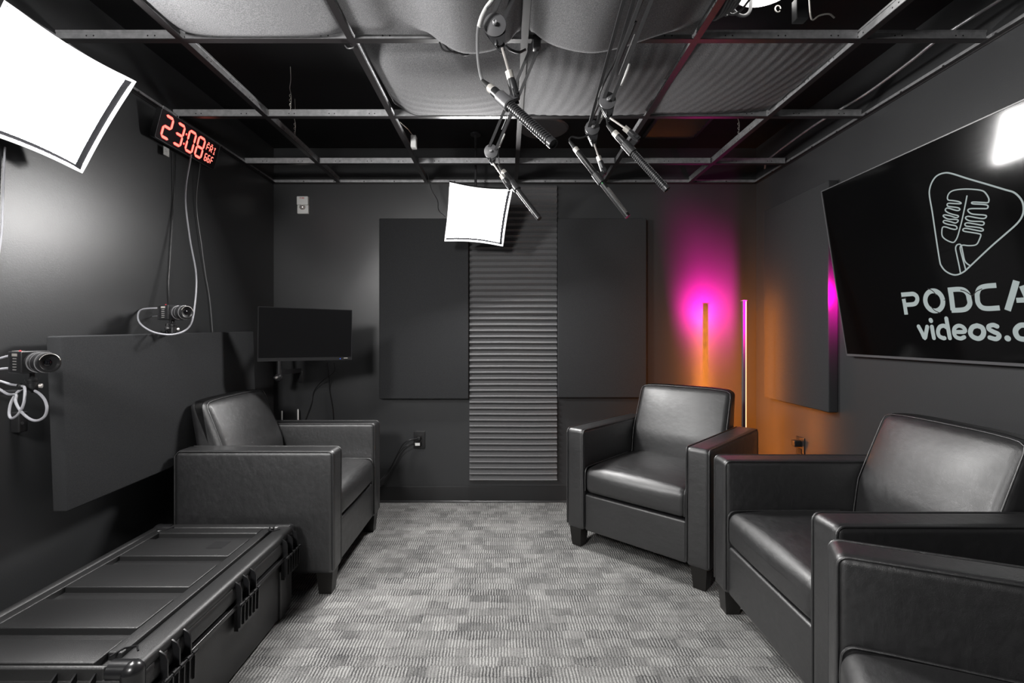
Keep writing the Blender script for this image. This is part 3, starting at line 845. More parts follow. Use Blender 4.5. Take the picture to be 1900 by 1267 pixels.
# wedge foam strip: four stacked tiles
ztiles = [(.143, .702), (.702, 1.262), (1.262, 1.822), (1.822, 2.140)]
labs = ['grey wedge foam tile at the foot of the far wall strip, just above the baseboard', 'grey wedge foam tile on the far wall, second from the floor',
        'grey wedge foam tile on the far wall, third from the floor, under the softbox', 'grey wedge foam tile on the far wall, topmost, behind the softbox and touching the grid']
for (z0, z1), lb in zip(ztiles, labs):
    n = round((z1 - z0) / .040); p = (z1 - z0) / n
    x0, x1 = -.2505, .3385; rows = []
    rows.append((YB - .002, z0)); 
    for k in range(n):
        rows.append((YB - .010, z0 + k * p + .0005)); rows.append((YB - .040, z0 + k * p + p * .40)); 
    rows.append((YB - .010, z1 - .0005)); rows.append((YB - .002, z1))
    mb = MB(); nx = 12
    random.seed(int(z0 * 100)); ph = random.random() * 6
    vs = []
    for (y, z) in rows:
        for i in range(nx + 1):
            x = x0 + (x1 - x0) * i / nx
            vs.append((x + (.0015 if y < YB - .03 else 0) * (1 if i == 0 else 0), y, z + .0007 * math.sin(i * .5 + ph)))
    m_ = nx + 1
    fs = [(j * m_ + i, j * m_ + i + 1, (j + 1) * m_ + i + 1, (j + 1) * m_ + i) for j in range(len(rows) - 1) for i in range(nx)]
    fs.append(tuple(j * m_ for j in reversed(range(len(rows))))); fs.append(tuple(j * m_ + nx for j in range(len(rows))))
    o = (len(rows) - 1) * m_
    fs.append((0, m_ - 1, o + m_ - 1, o) if False else (0, o, o + m_ - 1, m_ - 1))
    mb.add(vs, fs)
    tag(mb.build('foam_tile', M['foam'], angle=20), lb, 'foam tile', 'wedge foam tiles on the far wall')

# ------------------------------------------------------------------ television
TVA, TVB = V(1.537, 2.36, 1.832), V(1.663, 2.36, 1.030)
tv_dv = (TVB - TVA).normalized(); tv_du = V(0, -1, 0); tv_n = V(-abs(tv_dv.z), 0, -abs(tv_dv.x)).normalized()
TVW, TVH = 1.43, .812
def tvp(u, v, d): return TVA + tv_du * u + tv_dv * v + tv_n * d
tv = empty('television', (1.66, 1.645, 1.43))
TO = Vector(tv.location)
def tvl(u, v, d): return tvp(u, v, d) - TO
def rr(u0, v0, u1, v1, r, k=4):
    out = []
    for (cx, cy, a0) in ((u1 - r, v0 + r, -90), (u1 - r, v1 - r, 0), (u0 + r, v1 - r, 90), (u0 + r, v0 + r, 180)):
        for i in range(k + 1):
            a = math.radians(a0 + 90 * i / k); out.append((cx + r * math.cos(a), cy + r * math.sin(a)))
    return out
MB().prism(rr(0, 0, TVW, TVH, .004), tvl, -.012, 0).build('casing', M['plastic'], tv)
fr_ = MB()
for (a, b, c, d) in ((0, 0, TVW, .004), (0, TVH - .010, TVW, TVH), (0, 0, .004, TVH), (TVW - .004, 0, TVW, TVH)):
    fr_.prism([(a, b), (c, b), (c, d), (a, d)], tvl, -.012, .0035)
fr_.build('bezel', M['tvframe'], tv)
MB().prism([(.004, .004), (TVW - .004, .004), (TVW - .004, TVH - .010), (.004, TVH - .010)], tvl, 0, .001).build('screen', M['glass'], tv)
def off(tab, k=1.0): return [(a, b) for a, b in tab]
lg = MB()
lg.stroke([(p.x, p.y) for p in smooth([(a, b, 0) for a, b in LOGO_TRI], 4, True)], .0052, tvl, .0011, .0016, closed=True)
lg.stroke([(p.x, p.y) for p in smooth([(a, b, 0) for a, b in LOGO_MIC1], 3)], .0042, tvl, .0011, .0017)
lg.stroke([(p.x, p.y) for p in smooth([(a, b, 0) for a, b in LOGO_MIC2], 4)], .0042, tvl, .0011, .0018)
lgo = lg.build('logo', M['logo'], tv)
lgo['label'] = 'rounded triangle outline holding a line-drawn microphone'
lt = MB()
for (wd, pts) in LETTERS:
    q = [(p.x, p.y) for p in smooth([(a, b, 0) for a, b in pts], 4)] if len(pts) > 3 else pts
    lt.stroke(q, wd, tvl, .0011, .0017, round_=(pts[0][1] > .64))
lto = lt.build('lettering', M['logo'], tv)
lto['label'] = 'pale grey lettering PODCAST videos.com'
sl = MB()
for pts in SLITS:
    sl.stroke([(p.x, p.y) for p in smooth([(u, v, 0) for u, v in pts], 4)], .0030, tvl, .0016, .0022, round_=False)
sl.build('letter_slits', M['rubber'], tv)
MB().prism([(.955, TVH), (1.01, TVH), (1.006, TVH + .010), (.959, TVH + .010)], tvl, -.008, .002).build('brand_tab', M['greymetal'], tv)
mb = MB()
mb.prism([(.55, .25), (.88, .25), (.88, .60), (.55, .60)], tvl, -.045, -.027)
mb.box((XR - .012 - TO.x, 1.45 - TO.y, 1.27 - TO.z), (XR - .001 - TO.x, 1.84 - TO.y, 1.60 - TO.z))
mb.bar(V(XR - .01, 1.645, 1.50) - TO, tvp(.715, .30, -.04) - TO, .03, .2)
mb.build('wall_mount', M['blackmetal'], tv)
tag(tv, 'large black wall television tilted down on the right wall, showing a pale logo and lettering', 'television')

# ------------------------------------------------------------------ monitor on a wall arm
ml, mr = V(-1.313, 2.55, 0), V(-.905, 2.83, 0)
mdx = (mr - ml).normalized(); mdn = V(mdx.y, -mdx.x, 0)
mon = empty('monitor', tuple((ml + mr) / 2 + V(0, 0, 1.135)))
MO = Vector(mon.location); mw = (mr - ml).length
ca, sa = math.cos(math.radians(-.6)), math.sin(math.radians(-.6))
def mop(u, v, d):
    u2, v2 = u * ca - v * sa, u * sa + v * ca
    return mdx * u2 + V(0, 0, v2) + mdn * d
MB().prism(rr(-mw / 2, -.145, mw / 2, .145, .004), mop, -.012, 0).build('casing', M['plastic'], mon)
MB().prism(rr(-.13, -.10, .13, .06, .02), mop, -.035, -.012).build('rear_housing', M['plastic'], mon)
MB().prism([(-mw / 2 + .004, -.128), (mw / 2 - .004, -.128), (mw / 2 - .004, .141), (-mw / 2 + .004, .141)], mop, 0, .0008).build('screen', M['screen_matt'], mon)
MB().prism([(-mw / 2, -.147), (mw / 2, -.147), (mw / 2, -.130), (-mw / 2, -.130)], mop, -.001, .003).build('chin', M['plastic'], mon)
MB().prism([(.178, -.141), (.182, -.141), (.182, -.137), (.178, -.137)], mop, .003, .004).build('power_led', M['blueled'], mon)
MB().prism([(.200, -.138), (.222, -.138), (.222, -.134), (.200, -.134)], mop, .003, .0036).build('brand_mark', M['nickel'], mon)
tag(mon, 'thin black switched-off monitor turned towards the room in the far left corner', 'monitor')
ma = empty('swing_mount', (-1.405, YB, .85)); A0 = Vector(ma.location)
MB().box((-.03, -.008, -.04), (.03, 0, .04), .004).build('wall_plate', M['blackmetal'], ma)
post = V(-1.405, 2.985, 0)
MB().cyl(post + V(0, 0, .87) - A0, post + V(0, 0, 1.22) - A0, .0125).build('post', M['blackmetal'], ma)
MB().bar(V(0, -.004, .04), post + V(0, 0, .90) - A0, .03, .03).build('lower_arm', M['blackmetal'], ma)
MB().bar(post + V(0, 0, 1.14) - A0, MO + mdn * -.036 - A0, .022, .03, up=(0, 0, 1)).build('upper_arm', M['blackmetal'], ma)
MB().sphere(post + V(0, -.008, .868) - A0, .024).cyl(post + V(-.02, -.02, .868) - A0, post + V(.02, -.02, .868) - A0, .01).build('clamp', M['blackmetal'], ma)
MB().lathe(post + V(0, -.030, .870) - A0, post + V(0, -.044, .870) - A0, [(0, .004), (.004, .008), (.009, .007), (.012, .003)]).build('clamp_screw', M['chrome'], ma)
tag(ma, 'black swing arm with a bright clamp screw hanging under the monitor', 'monitor arm')
for (pts, lb) in (([at(620, 672, 3.02), at(620, 690, 3.08), at(600, 705, 3.2), at(583, 725, 3.262), at(577, 750, 3.262), at(570, 770, 3.262), at(560, 800, 3.262), at(556, 860, 3.262)], 'thin black cable bending left down the far wall under the monitor'),
                  ([at(607, 672, 3.02), at(611, 700, 3.2), at(611, 720, 3.262), at(613, 735, 3.262), at(618, 770, 3.262), at(620, 860, 3.262)], 'thin black cable hanging straight down the far wall under the monitor')):
    tag(MB().tube(smooth(pts), .0028, n=6).build('monitor_cable', M['plastic']), lb, 'cable', 'cables under the monitor')

# wireless receiver with two white antennas behind the left armchair
wr = empty('wireless_receiver', (-1.43, 3.24, .50))
MB().box((-.10, -.012, -.03), (.10, .034, .02), .005).build('housing', M['plastic'], wr)
for (px, pt) in ((523, 762), (553, 759)):
    t = at(px, pt, 3.24) - Vector(wr.location)
    MB().lathe(V(t.x, 0, .02), t, [(0, .0055), (t.z - .024, .0050), (t.z - .020, .0058), (t.z - .021, .005)][:2] + [(t.z - .020, .003)]).build('antenna', M['white'], wr)
tag(wr, 'small receiver with two short white antennas poking up behind the left armchair', 'receiver')

# ------------------------------------------------------------------ outlets, alarm
def outlet(loc, rz, label, plugs=True):
    root = empty('wall_outlet', loc, rz)
    MB().box((-.0385, -.006, -.060), (.0385, 0, .060), .004).build('cover_plate', M['plastic'], root)
    for z in (-.02, .02):
        MB().box((-.017, -.009, z - .014), (.017, -.005, z + .014), .004).build('receptacle', M['rubber'], root)
    tag(root, label, 'outlet')
    return root
outlet((-.590, YB, .421), 0, 'black wall outlet low on the far wall, beside the left armchair')
pl = empty('power_plug', (-.590, YB - .009, .435))
MB().box((-.011, -.028, -.011), (.011, 0, .011), .004).build('plug_body', M['plastic'], pl)
c0 = V(-.590, YB - .02, .435)
MB().tube([p - Vector(pl.location) for p in smooth([c0 + V(-.004, -.010, 0), at(760, 816, 3.235), at(748, 824, 3.24), at(738, 842, 3.25), at(728, 862, 3.255), at(716, 880, 3.25), at(707, 890, 3.2), at(690, 905, 3.15)])], .0042, n=8).build('cord', M['plastic'], pl)
tag(pl, 'black plug whose cord sweeps down to the left armchair, in the far wall outlet', 'plug')
ad = empty('power_adapter', (-.590, YB - .009, .398))
MB().box((-.028, -.034, -.010), (.012, 0, .012), .003).build('adapter_body', M['plastic'], ad)
MB().box((-.022, -.0355, -.008), (.010, -.034, .010), .001).build('adapter_label', M['white'], ad)
MB().tube([p - Vector(ad.location) for p in smooth([V(-.618, YB - .02, .40), at(757, 826, 3.235), at(746, 834, 3.24), at(735, 850, 3.245), at(722, 876, 3.25), at(712, 888, 3.22)])], .003, n=8).build('cord', M['plastic'], ad)
tag(ad, 'small adapter with a pale label, lower of the two in the far wall outlet', 'adapter')
outlet((XR, 2.777, .485), math.radians(90), 'black wall outlet on the orange-lit right wall behind the armchairs').rotation_euler = (0, 0, math.radians(-90))
ap = empty('power_plug', (XR - .009, 2.777, .505))
MB().box((-.038, -.018, -.014), (0, .018, .022), .004).build('plug_body', M['plastic'], ap)
tag(ap, 'chunky black plug in the outlet on the orange-lit right wall', 'plug')

fs_ = empty('fire_strobe', (-1.373, YB, 2.005))
MB().box((-.038, -.030, .0), (.038, 0, .058), .005).build('upper_housing', M['white'], fs_)
MB().box((-.038, -.022, -.058), (.038, 0, .0), .005).build('lower_housing', M['white'], fs_)
MB().sphere((0, -.026, -.016), .017, sc=(1.2, .9, 1)).build('strobe_lens', M['chrome'], fs_)
tx = MB()
def letter(mb, segs, x, z, w, h, fn, wd, d0=0, d1=.0008):
    S = {'a': ((0, 1), (1, 1)), 'b': ((1, 1), (1, .5)), 'c': ((1, .5), (1, 0)), 'd': ((0, 0), (1, 0)), 'e': ((0, .5), (0, 0)), 'f': ((0, 1), (0, .5)), 'g': ((0, .5), (1, .5)),
         'i': ((.5, 1), (.5, 0)), 'k': ((.4, .5), (1, 0))}
    for s in segs:
        (a, b), (c, d) = S[s]
        mb.stroke([(x + a * w, z + b * h), (x + c * w, z + d * h)], wd, fn, d0, d1, round_=False)
ff = lambda u, v, d: V(u, -.0302 - d, v)
for k, sg in enumerate(('aefg', 'i', 'abefgk', 'adefg')):
    letter(tx, sg, -.014 + k * .008, .040, .0045, .009, ff, .0016)
tx.build('lettering', M['redink'], fs_)
tag(fs_, 'small white fire alarm strobe with red lettering, high on the far wall', 'alarm')

# ------------------------------------------------------------------ clock
ck = empty('wall_clock', (-1.535, 2.32, 2.06))
CT = V(-1.500, 2.106, 2.123); CB = V(-1.535, 2.106, 1.994); KV = (CB - CT).normalized(); KU = V(0, 1, 0); KN = V(abs(KV.z), 0, -abs(KV.x)).normalized()
KO = Vector(ck.location); KW, KH = .428, (CB - CT).length
def kp(u, v, d): return CT + KU * u + KV * v + KN * d - KO
MB().prism(rr(0, 0, KW, KH, .010), kp, -.024, 0).build('housing', M['plastic'], ck)
pts = rr(.001, .001, KW - .001, KH - .001, .010, 6)
MB().stroke(pts, .0016, kp, 0, .0012, closed=True).build('edge_trim', M['greymetal'], ck)
MB().prism(rr(.003, .003, KW - .003, KH - .003, .009), kp, 0, .0005).build('face', M['clockface'], ck)
segs = {'2': 'abged', '3': 'abgcd', '0': 'abcdef', '8': 'abcdefg', '6': 'acdefg', 'F': 'aefg'}
def digits(wd, extra, dd, part):
    mb = MB()
    def seg(ch_, u, v, w, h, wdd, gap):
        S = {'a': ((0, 0), (1, 0)), 'b': ((1, 0), (1, .5)), 'c': ((1, .5), (1, 1)), 'd': ((0, 1), (1, 1)), 'e': ((0, .5), (0, 1)), 'f': ((0, 0), (0, .5)), 'g': ((0, .5), (1, .5)),
             'h': ((.5, 0), (.5, .36)), 'j': ((.5, .64), (.5, 1)), 'k': ((.4, .55), (1, 1)), 'i': ((.5, .04), (.5, .46)), 'j': ((.5, .54), (.5, .96)), 'l': ((.15, 0), (.85, 0)), 'm': ((.15, 1), (.85, 1))}
        for s in segs.get(ch_, ch_):
            (a, b), (c, d) = S[s]
            p, q = Vector((u + a * w - (b * h) * .0, v + b * h)), Vector((u + c * w, v + d * h)); t = (q - p).normalized() * gap
            p += t; q -= t; n = Vector((-t.y, t.x)).normalized(); t.normalize()
            e = wdd / 2
            mb.prism([tuple(p - t * extra), tuple(p + t * e + n * e), tuple(q - t * e + n * e), tuple(q + t * extra), tuple(q - t * e - n * e), tuple(p + t * e - n * e)], kp, dd, dd + .0006)
    if part == 'time':
        for ch_, u in (('2', .032), ('3', .110), ('0', .192), ('8', .262)):
            seg(ch_, u, .020, .046, .094, wd, .002)
        for v in (.042, .088): mb.prism(rr(.171, v, .171 + wd * .7, v + wd * .7, .002), kp, dd, dd + .0006)
        return mb
    for ch_, u in (('aefg', .330), ('abefgk', .356), ('lijm', .384)):
        seg(ch_, u, .030, .018, .030, wd * .42, .0012)
    mb.stroke([(.333, .022), (.344, .022)], wd * .35, kp, dd, dd + .0006, round_=False)
    mb.stroke([(.360, .022), (.371, .022)], wd * .35, kp, dd, dd + .0006, round_=False)
    for ch_, u in (('6', .334), ('6', .358), ('F', .384)):
        seg(ch_, u, .078, .015, .034, wd * .42, .0010)
    return mb
for part, txt in (('time', '23:08'), ('day', 'FRI over 66F')):
    dg = digits(.0105, .001, .0013, part).build(part + '_digits', M['led'], ck); dg['label'] = 'glowing red characters reading ' + txt
    digits(.0145, .003, .0006, part).build('glow_edge', M['ledglow'], dg)  # red glow round the digits, drawn as a wider emissive copy behind them
mb = MB(); mb.tube([kp(.02, -.001, -.012), kp(.02, -.012, -.014), kp(.12, -.012, -.014), kp(.12, 0, -.012)], .0018, n=6)
mb.box(tuple(kp(.16, .06, -.052)), tuple(kp(.26, .09, -.020)))
mb.build('hanger', M['galv'], ck)
tag(ck, 'wide digital wall clock with glowing red digits, high on the left wall', 'clock')
t_ = MB().box((-1.560, 2.195, 1.952), (-1.5575, 2.232, 1.990)); tag(t_.build('paper_tag', M['paper']), 'small white paper tag hanging below the digital clock', 'tag')

# ------------------------------------------------------------------ studio cameras on the left wall
def make_camera():
    """lens looks along local -y"""
    root = empty('video_camera')
    body = MB().box((-.034, 0, -.031), (.034, .062, .032), .004).build('body', M['plastic'], root)
    MB().box((-.032, .060, -.030), (.032, .072, .031), .003).build('rear_plate', M['blackmetal'], root)
    mb = MB().box((-.0350, .018, .018), (-.034, .044, .026)); mb.build('badge', M['nickel'], body)
    mb = MB()
    for k in range(5): mb.box((-.0350, .022, .010 - k * .008), (-.034, .040, .013 - k * .008))
    mb.build('side_buttons', M['mesh'], body)
    MB().sphere((-.02, .035, .032), .003).build('tally_light', M['redled'], body)
    ln = MB().lathe((0, 0, 0), (0, -1, 0), [(0, .029), (.012, .029), (.013, .027), (.030, .027), (.031, .0295), (.052, .0295), (.053, .028), (.066, .028), (.067, .0235), (.060, .020), (.058, .012)], n=32).build('lens', M['plastic'], root, angle=30)
    mb = MB()
    for y in (-.0125, -.0305, -.0525): mb.lathe((0, y, 0), (0, -1, 0) if False else (0, y - 1, 0), [(0, .0288), (0.0003, .0298), (.0012, .0298), (.0015, .0288)], n=32)
    mb.build('lens_ring', M['galv'], ln)
    a = [V(.0255 * math.cos(t), -.0672, .0255 * math.sin(t)) for t in lin(math.radians(15), math.radians(160), 12)]
    MB().tube(a, .0009, n=5).build('lens_marking', M['nickel'], ln)
    MB().sphere((0, -.056, 0), .012, sc=(1, .35, 1)).build('glass_element', M['lens'], ln)
    st = MB().cyl((0, .02, -.031), (0, .02, -.050), .006).cyl((0, .02, -.048), (0, .02, -.054), .016)
    st.cyl((0, .02, -.054), (0, .02, -.088), .0125).sphere((0, .02, -.056), .014).build('ball_head', M['plastic'], root)
    MB().lathe((-.012, .02, -.068), (-.034, .02, -.068), [(0, .004), (.010, .004), (.011, .009), (.018, .010), (.021, .006)]).build('clamp_knob', M['plastic'], root)
    MB().lathe((.012, .012, -.070), (.022, .004, -.070), [(0, .006), (.007, .007), (.009, .004)]).build('chrome_screw', M['chrome'], root)
    return root
n1 = (.93, -.36, 0)
c_a = make_camera(); c_a.location = at(67, 672, 1.40); c_a.rotation_euler = frame_rot(n1, (.36, .93, 0))
tag(c_a, 'black video camera beside the near end of the long panel, nearest the viewer', 'camera', 'video cameras on the left wall')
c_b = copy_tree(c_a); c_b.location = at(327, 580, 2.05); c_b.rotation_euler = frame_rot(n1, (.36, .93, 0))
tag(c_b, 'black video camera standing on top of the long left wall panel', 'camera', 'video cameras on the left wall')
def lever(a, b, label, feet):
    root = empty('camera_bracket', a); o = Vector(a)
    MB().tube([V(0, 0, 0), Vector(b) - o], .006).build('rod', M['blackmetal'], root)
    MB().box((-.002, -.022, -.035), (.004, .022, .035), .003).build('wall_plate', M['blackmetal'], root)
    MB().lathe(Vector(feet) - o, Vector(feet) - o + V(.6, -.8, 0), [(0, .003), (.003, .006), (.008, .006), (.010, .003)]).build('thumb_screw', M['chrome'], root)
    tag(root, label, 'bracket')
la = Vector(c_a.location) + Matrix.Rotation(0, 3, 'X') @ V(0, 0, -.088)
lb_ = Vector(c_b.location) + V(0, 0, -.088)
lever((XL + .002, 1.47, .955), la + V(-.02, .01, .004), 'black bracket with a bright screw holding the nearest wall camera', (XL + .05, 1.43, .95))
lever((XL + .002, 2.26, 1.15), lb_ + V(-.02, .01, .004), 'black bracket holding the camera above the long panel', (XL + .03, 2.23, 1.16))

def cable(name, pts, r, m, label, cat='cable', conn=None):
    root = empty(name, pts[0]); o = Vector(pts[0])
    P = [Vector(p) - o for p in pts]
    MB().tube(smooth(P, 6), r, n=8).build('cable', M[m], root)
    if conn:
        a, b = Vector(conn[0]) - o, Vector(conn[1]) - o
        MB().bar(a, b, .016, .020, up=(0, 0, 1)).build('connector', M[conn[2]], root)
    tag(root, label, cat)
    return root
cb = Vector(c_b.location); ra = V(-.93, .36, 0)     # rear direction of the cameras
rear_b = cb + ra * .072; 
Y2 = 2.17
cable('network_cable', [(-1.520, 2.33, 2.00), at(344, 360, 2.31), at(352, 440, 2.28), at(364, 510, 2.25), at(361, 570, 2.2), at(352, 605, 2.10), at(325, 620, 1.99), at(288, 617, 1.99), at(262, 602, 2.03), at(256, 586, 2.04), at(264, 574, 2.08), rear_b + ra * .028 + V(0, 0, .022)], .0036, 'cable_white',
      'white cable falling from the clock and looping to the camera on top of the panel', conn=(rear_b + ra * .030 + V(0, 0, .022), rear_b + V(0, 0, .022), 'nickel'))
cable('signal_cable', [rear_b + ra * .002 + V(0, 0, -.016), rear_b + ra * .03 + V(0, 0, -.012), at(272, 590, 2.2), at(262, 610, 2.18), at(258, 619, 2.17), (-1.53, 2.20, 1.09)], .0013, 'cable_white', 'thin pale wire dropping behind the long panel from its top camera', conn=(rear_b + ra * .016 + V(0, 0, -.016), rear_b + V(0, 0, -.016), 'plastic'))
cable('power_cable', [(-1.545, 2.44, 2.01), (-1.566, 2.44, 1.80), (-1.566, 2.48, 1.60), (-1.570, 2.52, 1.45), (-1.570, 2.56, 1.30), (-1.570, 2.60, 1.0)], .0022, 'cable_grey', 'thin dark cable falling down the left wall from the right end of the clock')
cable('power_cable', [(-1.566, 2.28, 1.99), (-1.572, 2.28, 1.75), (-1.572, 2.26, 1.50), (-1.572, 2.25, 1.33), (-1.572, 2.28, 1.1)], .0022, 'plastic', 'thin black cable falling down the left wall behind the top camera')
ca_ = Vector(c_a.location); rear_a = ca_ + ra * .072
cable('network_cable', [rear_a + ra * .03 + V(0, 0, .022), at(-8, 668, 1.44), at(-36, 690, 1.43), at(-30, 702, 1.43), at(0, 707, 1.42), at(20, 713, 1.40), at(40, 716, 1.38), at(46, 721, 1.37), at(44, 748, 1.36), at(34, 768, 1.36), at(22, 776, 1.37), at(17, 768, 1.38), at(20, 748, 1.39), at(30, 730, 1.40), at(40, 722, 1.41), at(47, 720, 1.42)],
      .0034, 'cable_white', 'white cable looped under the nearest wall camera, from its silver connector', conn=(rear_a + ra * .034 + V(0, 0, .022), rear_a + V(0, 0, .022), 'nickel'))
cable('signal_cable', [rear_a + V(0, 0, -.018), at(6, 684, 1.45), at(-22, 690, 1.44), at(-34, 705, 1.43), at(-10, 716, 1.42), at(14, 731, 1.41), at(30, 732, 1.38), at(29, 745, 1.37), at(38, 762, 1.36), at(55, 777, 1.36), at(70, 780, 1.36), at(83, 772, 1.36), at(87, 757, 1.36), at(83, 742, 1.37), at(74, 731, 1.38), at(65, 725, 1.39)],
      .0036, 'cable_white', 'pale cable forming the wide teardrop loop below the nearest wall camera', conn=(rear_a + ra * .02 + V(0, 0, -.018), rear_a + V(0, 0, -.018), 'plastic'))
cable('network_cable', [(XL + .006, 1.515, 1.72), (XL + .006, 1.510, 1.60), (XL + .006, 1.505, 1.45), (XL + .006, 1.49, 1.34)], .0026, 'cable_white', 'white cable running down the left wall at the left edge of the photo')
bx = MB().box((XL + .001, 1.535, .82), (XL + .03, 1.565, .885), .004).cyl((XL + .03, 1.545, .85), (XL + .036, 1.54, .85), .004)
tag(bx.build('cable_junction_box', M['plastic']), 'tiny black box on the left wall below the nearest camera bracket', 'junction box')

# ------------------------------------------------------------------ corner light pole and hidden magenta lamp
lp = empty('corner_floor_lamp', (1.449, 2.955, 0))
MB().lathe((0, 0, 0), (0, 0, 1), [(0, .11), (.008, .11), (.014, .104)], n=32).build('base', M['blackmetal'], lp)
MB().box((-.010, -.010, .012), (.008, .008, 1.340), .003).build('pole', M['greymetal'], lp)
MB().box((-.012, -.012, 1.338), (.016, .016, 1.343), .002).build('end_cap', M['nickel'], lp)
dfn = [V(math.cos(math.radians(q)), math.sin(math.radians(q)), 0) for q in (-15, 5, 25, 45, 65, 85)]
prof = [V(.008, -.0035, 0)] + [V(.002, -.001, 0) + d * .0105 for d in dfn] + [V(-.006, .009, 0)]
def strip_part(prof, m, nm):
    k = len(prof)
    vs = [p + V(0, 0, z) for z in (.06, 1.336) for p in prof]
    MB().add(vs, [(i, i + 1, k + i + 1, k + i) for i in range(k - 1)] + ([tuple(range(k)), tuple(reversed(range(k, 2 * k)))] if k > 2 else [])).build(nm, m, lp)
strip_part(prof, M['orange'], 'light_strip')
MB().box((.0082, -.0062, .06), (.0142, -.0040, 1.336)).build('strip_edge', M['orange_edge'], lp)
tag(lp, 'slim black floor lamp pole with a glowing orange edge, standing in the far right corner', 'floor lamp')
ml_ = empty('accent_lamp', (1.664, 2.235, 1.330))
MB().cyl((0, 0, 0), (-.004, .050, .002), .012, .014, n=20).build('lamp_head', M['blackmetal'], ml_)
MB().box((.004, -.02, -.02), (.026, .02, .02), .004).build('clamp', M['blackmetal'], ml_)
lamp('magenta_flood', 'SPOT', (-.005, .054, .002), MAGENTA_POWER, (1.0, 0.0, 0.46), parent=ml_, direction=(-.20, 1.0, -.12), spot_size=math.radians(140), spot_blend=1.0, shadow_soft_size=.010)
lamp('magenta_beam', 'SPOT', (-.005, .054, .002), MAGENTA_BEAM, (1.0, 0.0, 0.42), parent=ml_, direction=(-.50, 1.0, .04), spot_size=math.radians(72), spot_blend=1.0, shadow_soft_size=.010)
tag(ml_, 'small black lamp behind the television throwing magenta light on the far wall', 'lamp')

# ------------------------------------------------------------------ things above the grid
cl = empty('ceiling_lamp', (.935, 1.735, ZC))
MB().lathe((0, 0, 0), (0, 0, -1), [(0, .115), (.012, .115), (.016, .105)], n=36).build('rim', M['white'], cl)
MB().lathe((0, 0, -.010), (0, 0, -1), [(0, .103), (.010, .103), (.016, .090), (.019, .05)], n=36).build('diffuser', M['lampdisc'], cl)
tag(cl, 'round glowing ceiling lamp above the open grid at the top edge of the photo', 'ceiling lamp')
dsk = MB().lathe((.228, 2.955, ZC), (.228, 2.955, 0), [(0, .150), (.004, .150), (.012, .140), (.014, .05)], n=40)
tag(dsk.build('ceiling_speaker', M['greymetal']), 'round grey ceiling disc above the grid, behind the big microphone', 'speaker')
vt = empty('air_vent', (1.03, 2.93, ZC))
mb = MB()
for (a, b, c, d) in ((-.17, -.15, .17, -.13), (-.17, .13, .17, .15), (-.17, -.15, -.15, .15), (.15, -.15, .17, .15)): mb.box((a, b, -.014), (c, d, 0), .002)
mb.build('frame', M['blackmetal'], vt)
for k in range(6):
    MB().bar(V(-.15, -.105 + k * .042, -.008), V(.15, -.105 + k * .042, -.008), .028, .003, up=(0, .5, .87)).build('louvre', M['blackmetal'], vt)
tag(vt, 'black louvred air vent above the grid, tinged magenta', 'air vent')
for (x, y, lb) in ((-1.135, 2.59, 'thin twisted hanger wire above the leftmost runner'), (1.238, 2.58, 'thin twisted hanger wire above the rightmost runner'),
                   (-1.02, 2.28, 'thin hanger wire above the cross tee, second row on the left')):
    pts = [V(x, y, ZC), V(x + .002, y, ZC - .06), V(x - .004, y + .003, ZC - .10), V(x + .004, y, ZC - .14), V(x, y, ZG + .03)]
    mb = MB().tube(smooth(pts, 4), .0016, n=6); mb.tube([V(x + .004 * math.cos(t), y + .004 * math.sin(t), ZG + .045 + t * .0035) for t in lin(0, 18, 40)], .001, n=5)
    tag(mb.build('hanger_wire', M['nickel']), lb, 'hanger wire', 'ceiling hanger wires')
cz = 2.205
pts = [(1.655, 3.10, cz - .005), (1.60, 2.95, cz), (1.585, 2.6, cz + .005), (1.58, 2.39, cz), (1.60, 2.15, cz), (1.585, 1.9, cz), (1.575, 1.75, cz + .005), (1.60, 1.5, cz + .01), (1.62, 1.2, cz + .01), (1.63, .8, cz)]
tag(MB().tube(smooth(pts, 8), .0055, n=8).build('conduit', M['galv'], angle=60), 'flexible metal conduit curving above the grid beside the right wall', 'conduit')
# cable bundle, boxes and junk lying on the grid around the right sagging sheet
for k in range(5):
    x = .70 + k * .012
    pts = [V(x + .03, 1.45, 2.36), V(x + .035, 1.52, 2.28), V(x + .02, 1.60, 2.215 + .004 * k), V(x + .005, 1.64, 2.20 + .006 * k), V(x - .02 + .02 * k, 1.665, 2.25), V(x + .03 * k, 1.60, 2.34), V(x + .03 * k, 1.50, 2.39)]
    tag(MB().tube(smooth(pts, 6), .0042, n=8).build('ceiling_cable', M['cable_grey']), 'grey cable hanging in a bunch above the grid, just right of the sagging sheets', 'cable', 'bunched cables above the grid')
tag(MB().tube(smooth([at(1355, 12, 1.76), at(1368, 26, 1.77), at(1382, 29, 1.78), at(1392, 18, 1.78), at(1393, -10, 1.78)]), .006, n=8).build('ceiling_cable', M['cable_grey']), 'thick grey cable loop beside the round ceiling lamp', 'cable')
bx = MB(); bx.box((.985, 1.640, 2.205), (1.025, 1.672, 2.28), .003)
jb = bx.build('junction_box', M['blackmetal']); tag(jb, 'dark steel box resting on the grid below the round ceiling lamp', 'box')
tag(MB().tube(smooth([V(at(1506, 36, 1.75).x - .01, 1.75, ZC), V(at(1506, 36, 1.75).x - .008, 1.75, 2.34), at(1506, 36, 1.75), at(1520, 29, 1.75), at(1538, 26, 1.75), at(1548, 33, 1.76)], 4), .003, n=6).build('conduit_clip', M['nickel']), 'bent bright wire clip above the grid, near the right wall', 'clip')
tag(MB().tube([V(1.01 + .010 * math.cos(a), 1.80, 2.345 + .012 * math.sin(a)) for a in lin(0, 5.6, 16)], .0025, n=6).build('hook', M['nickel']), 'small bright hook by the round ceiling lamp', 'hook')
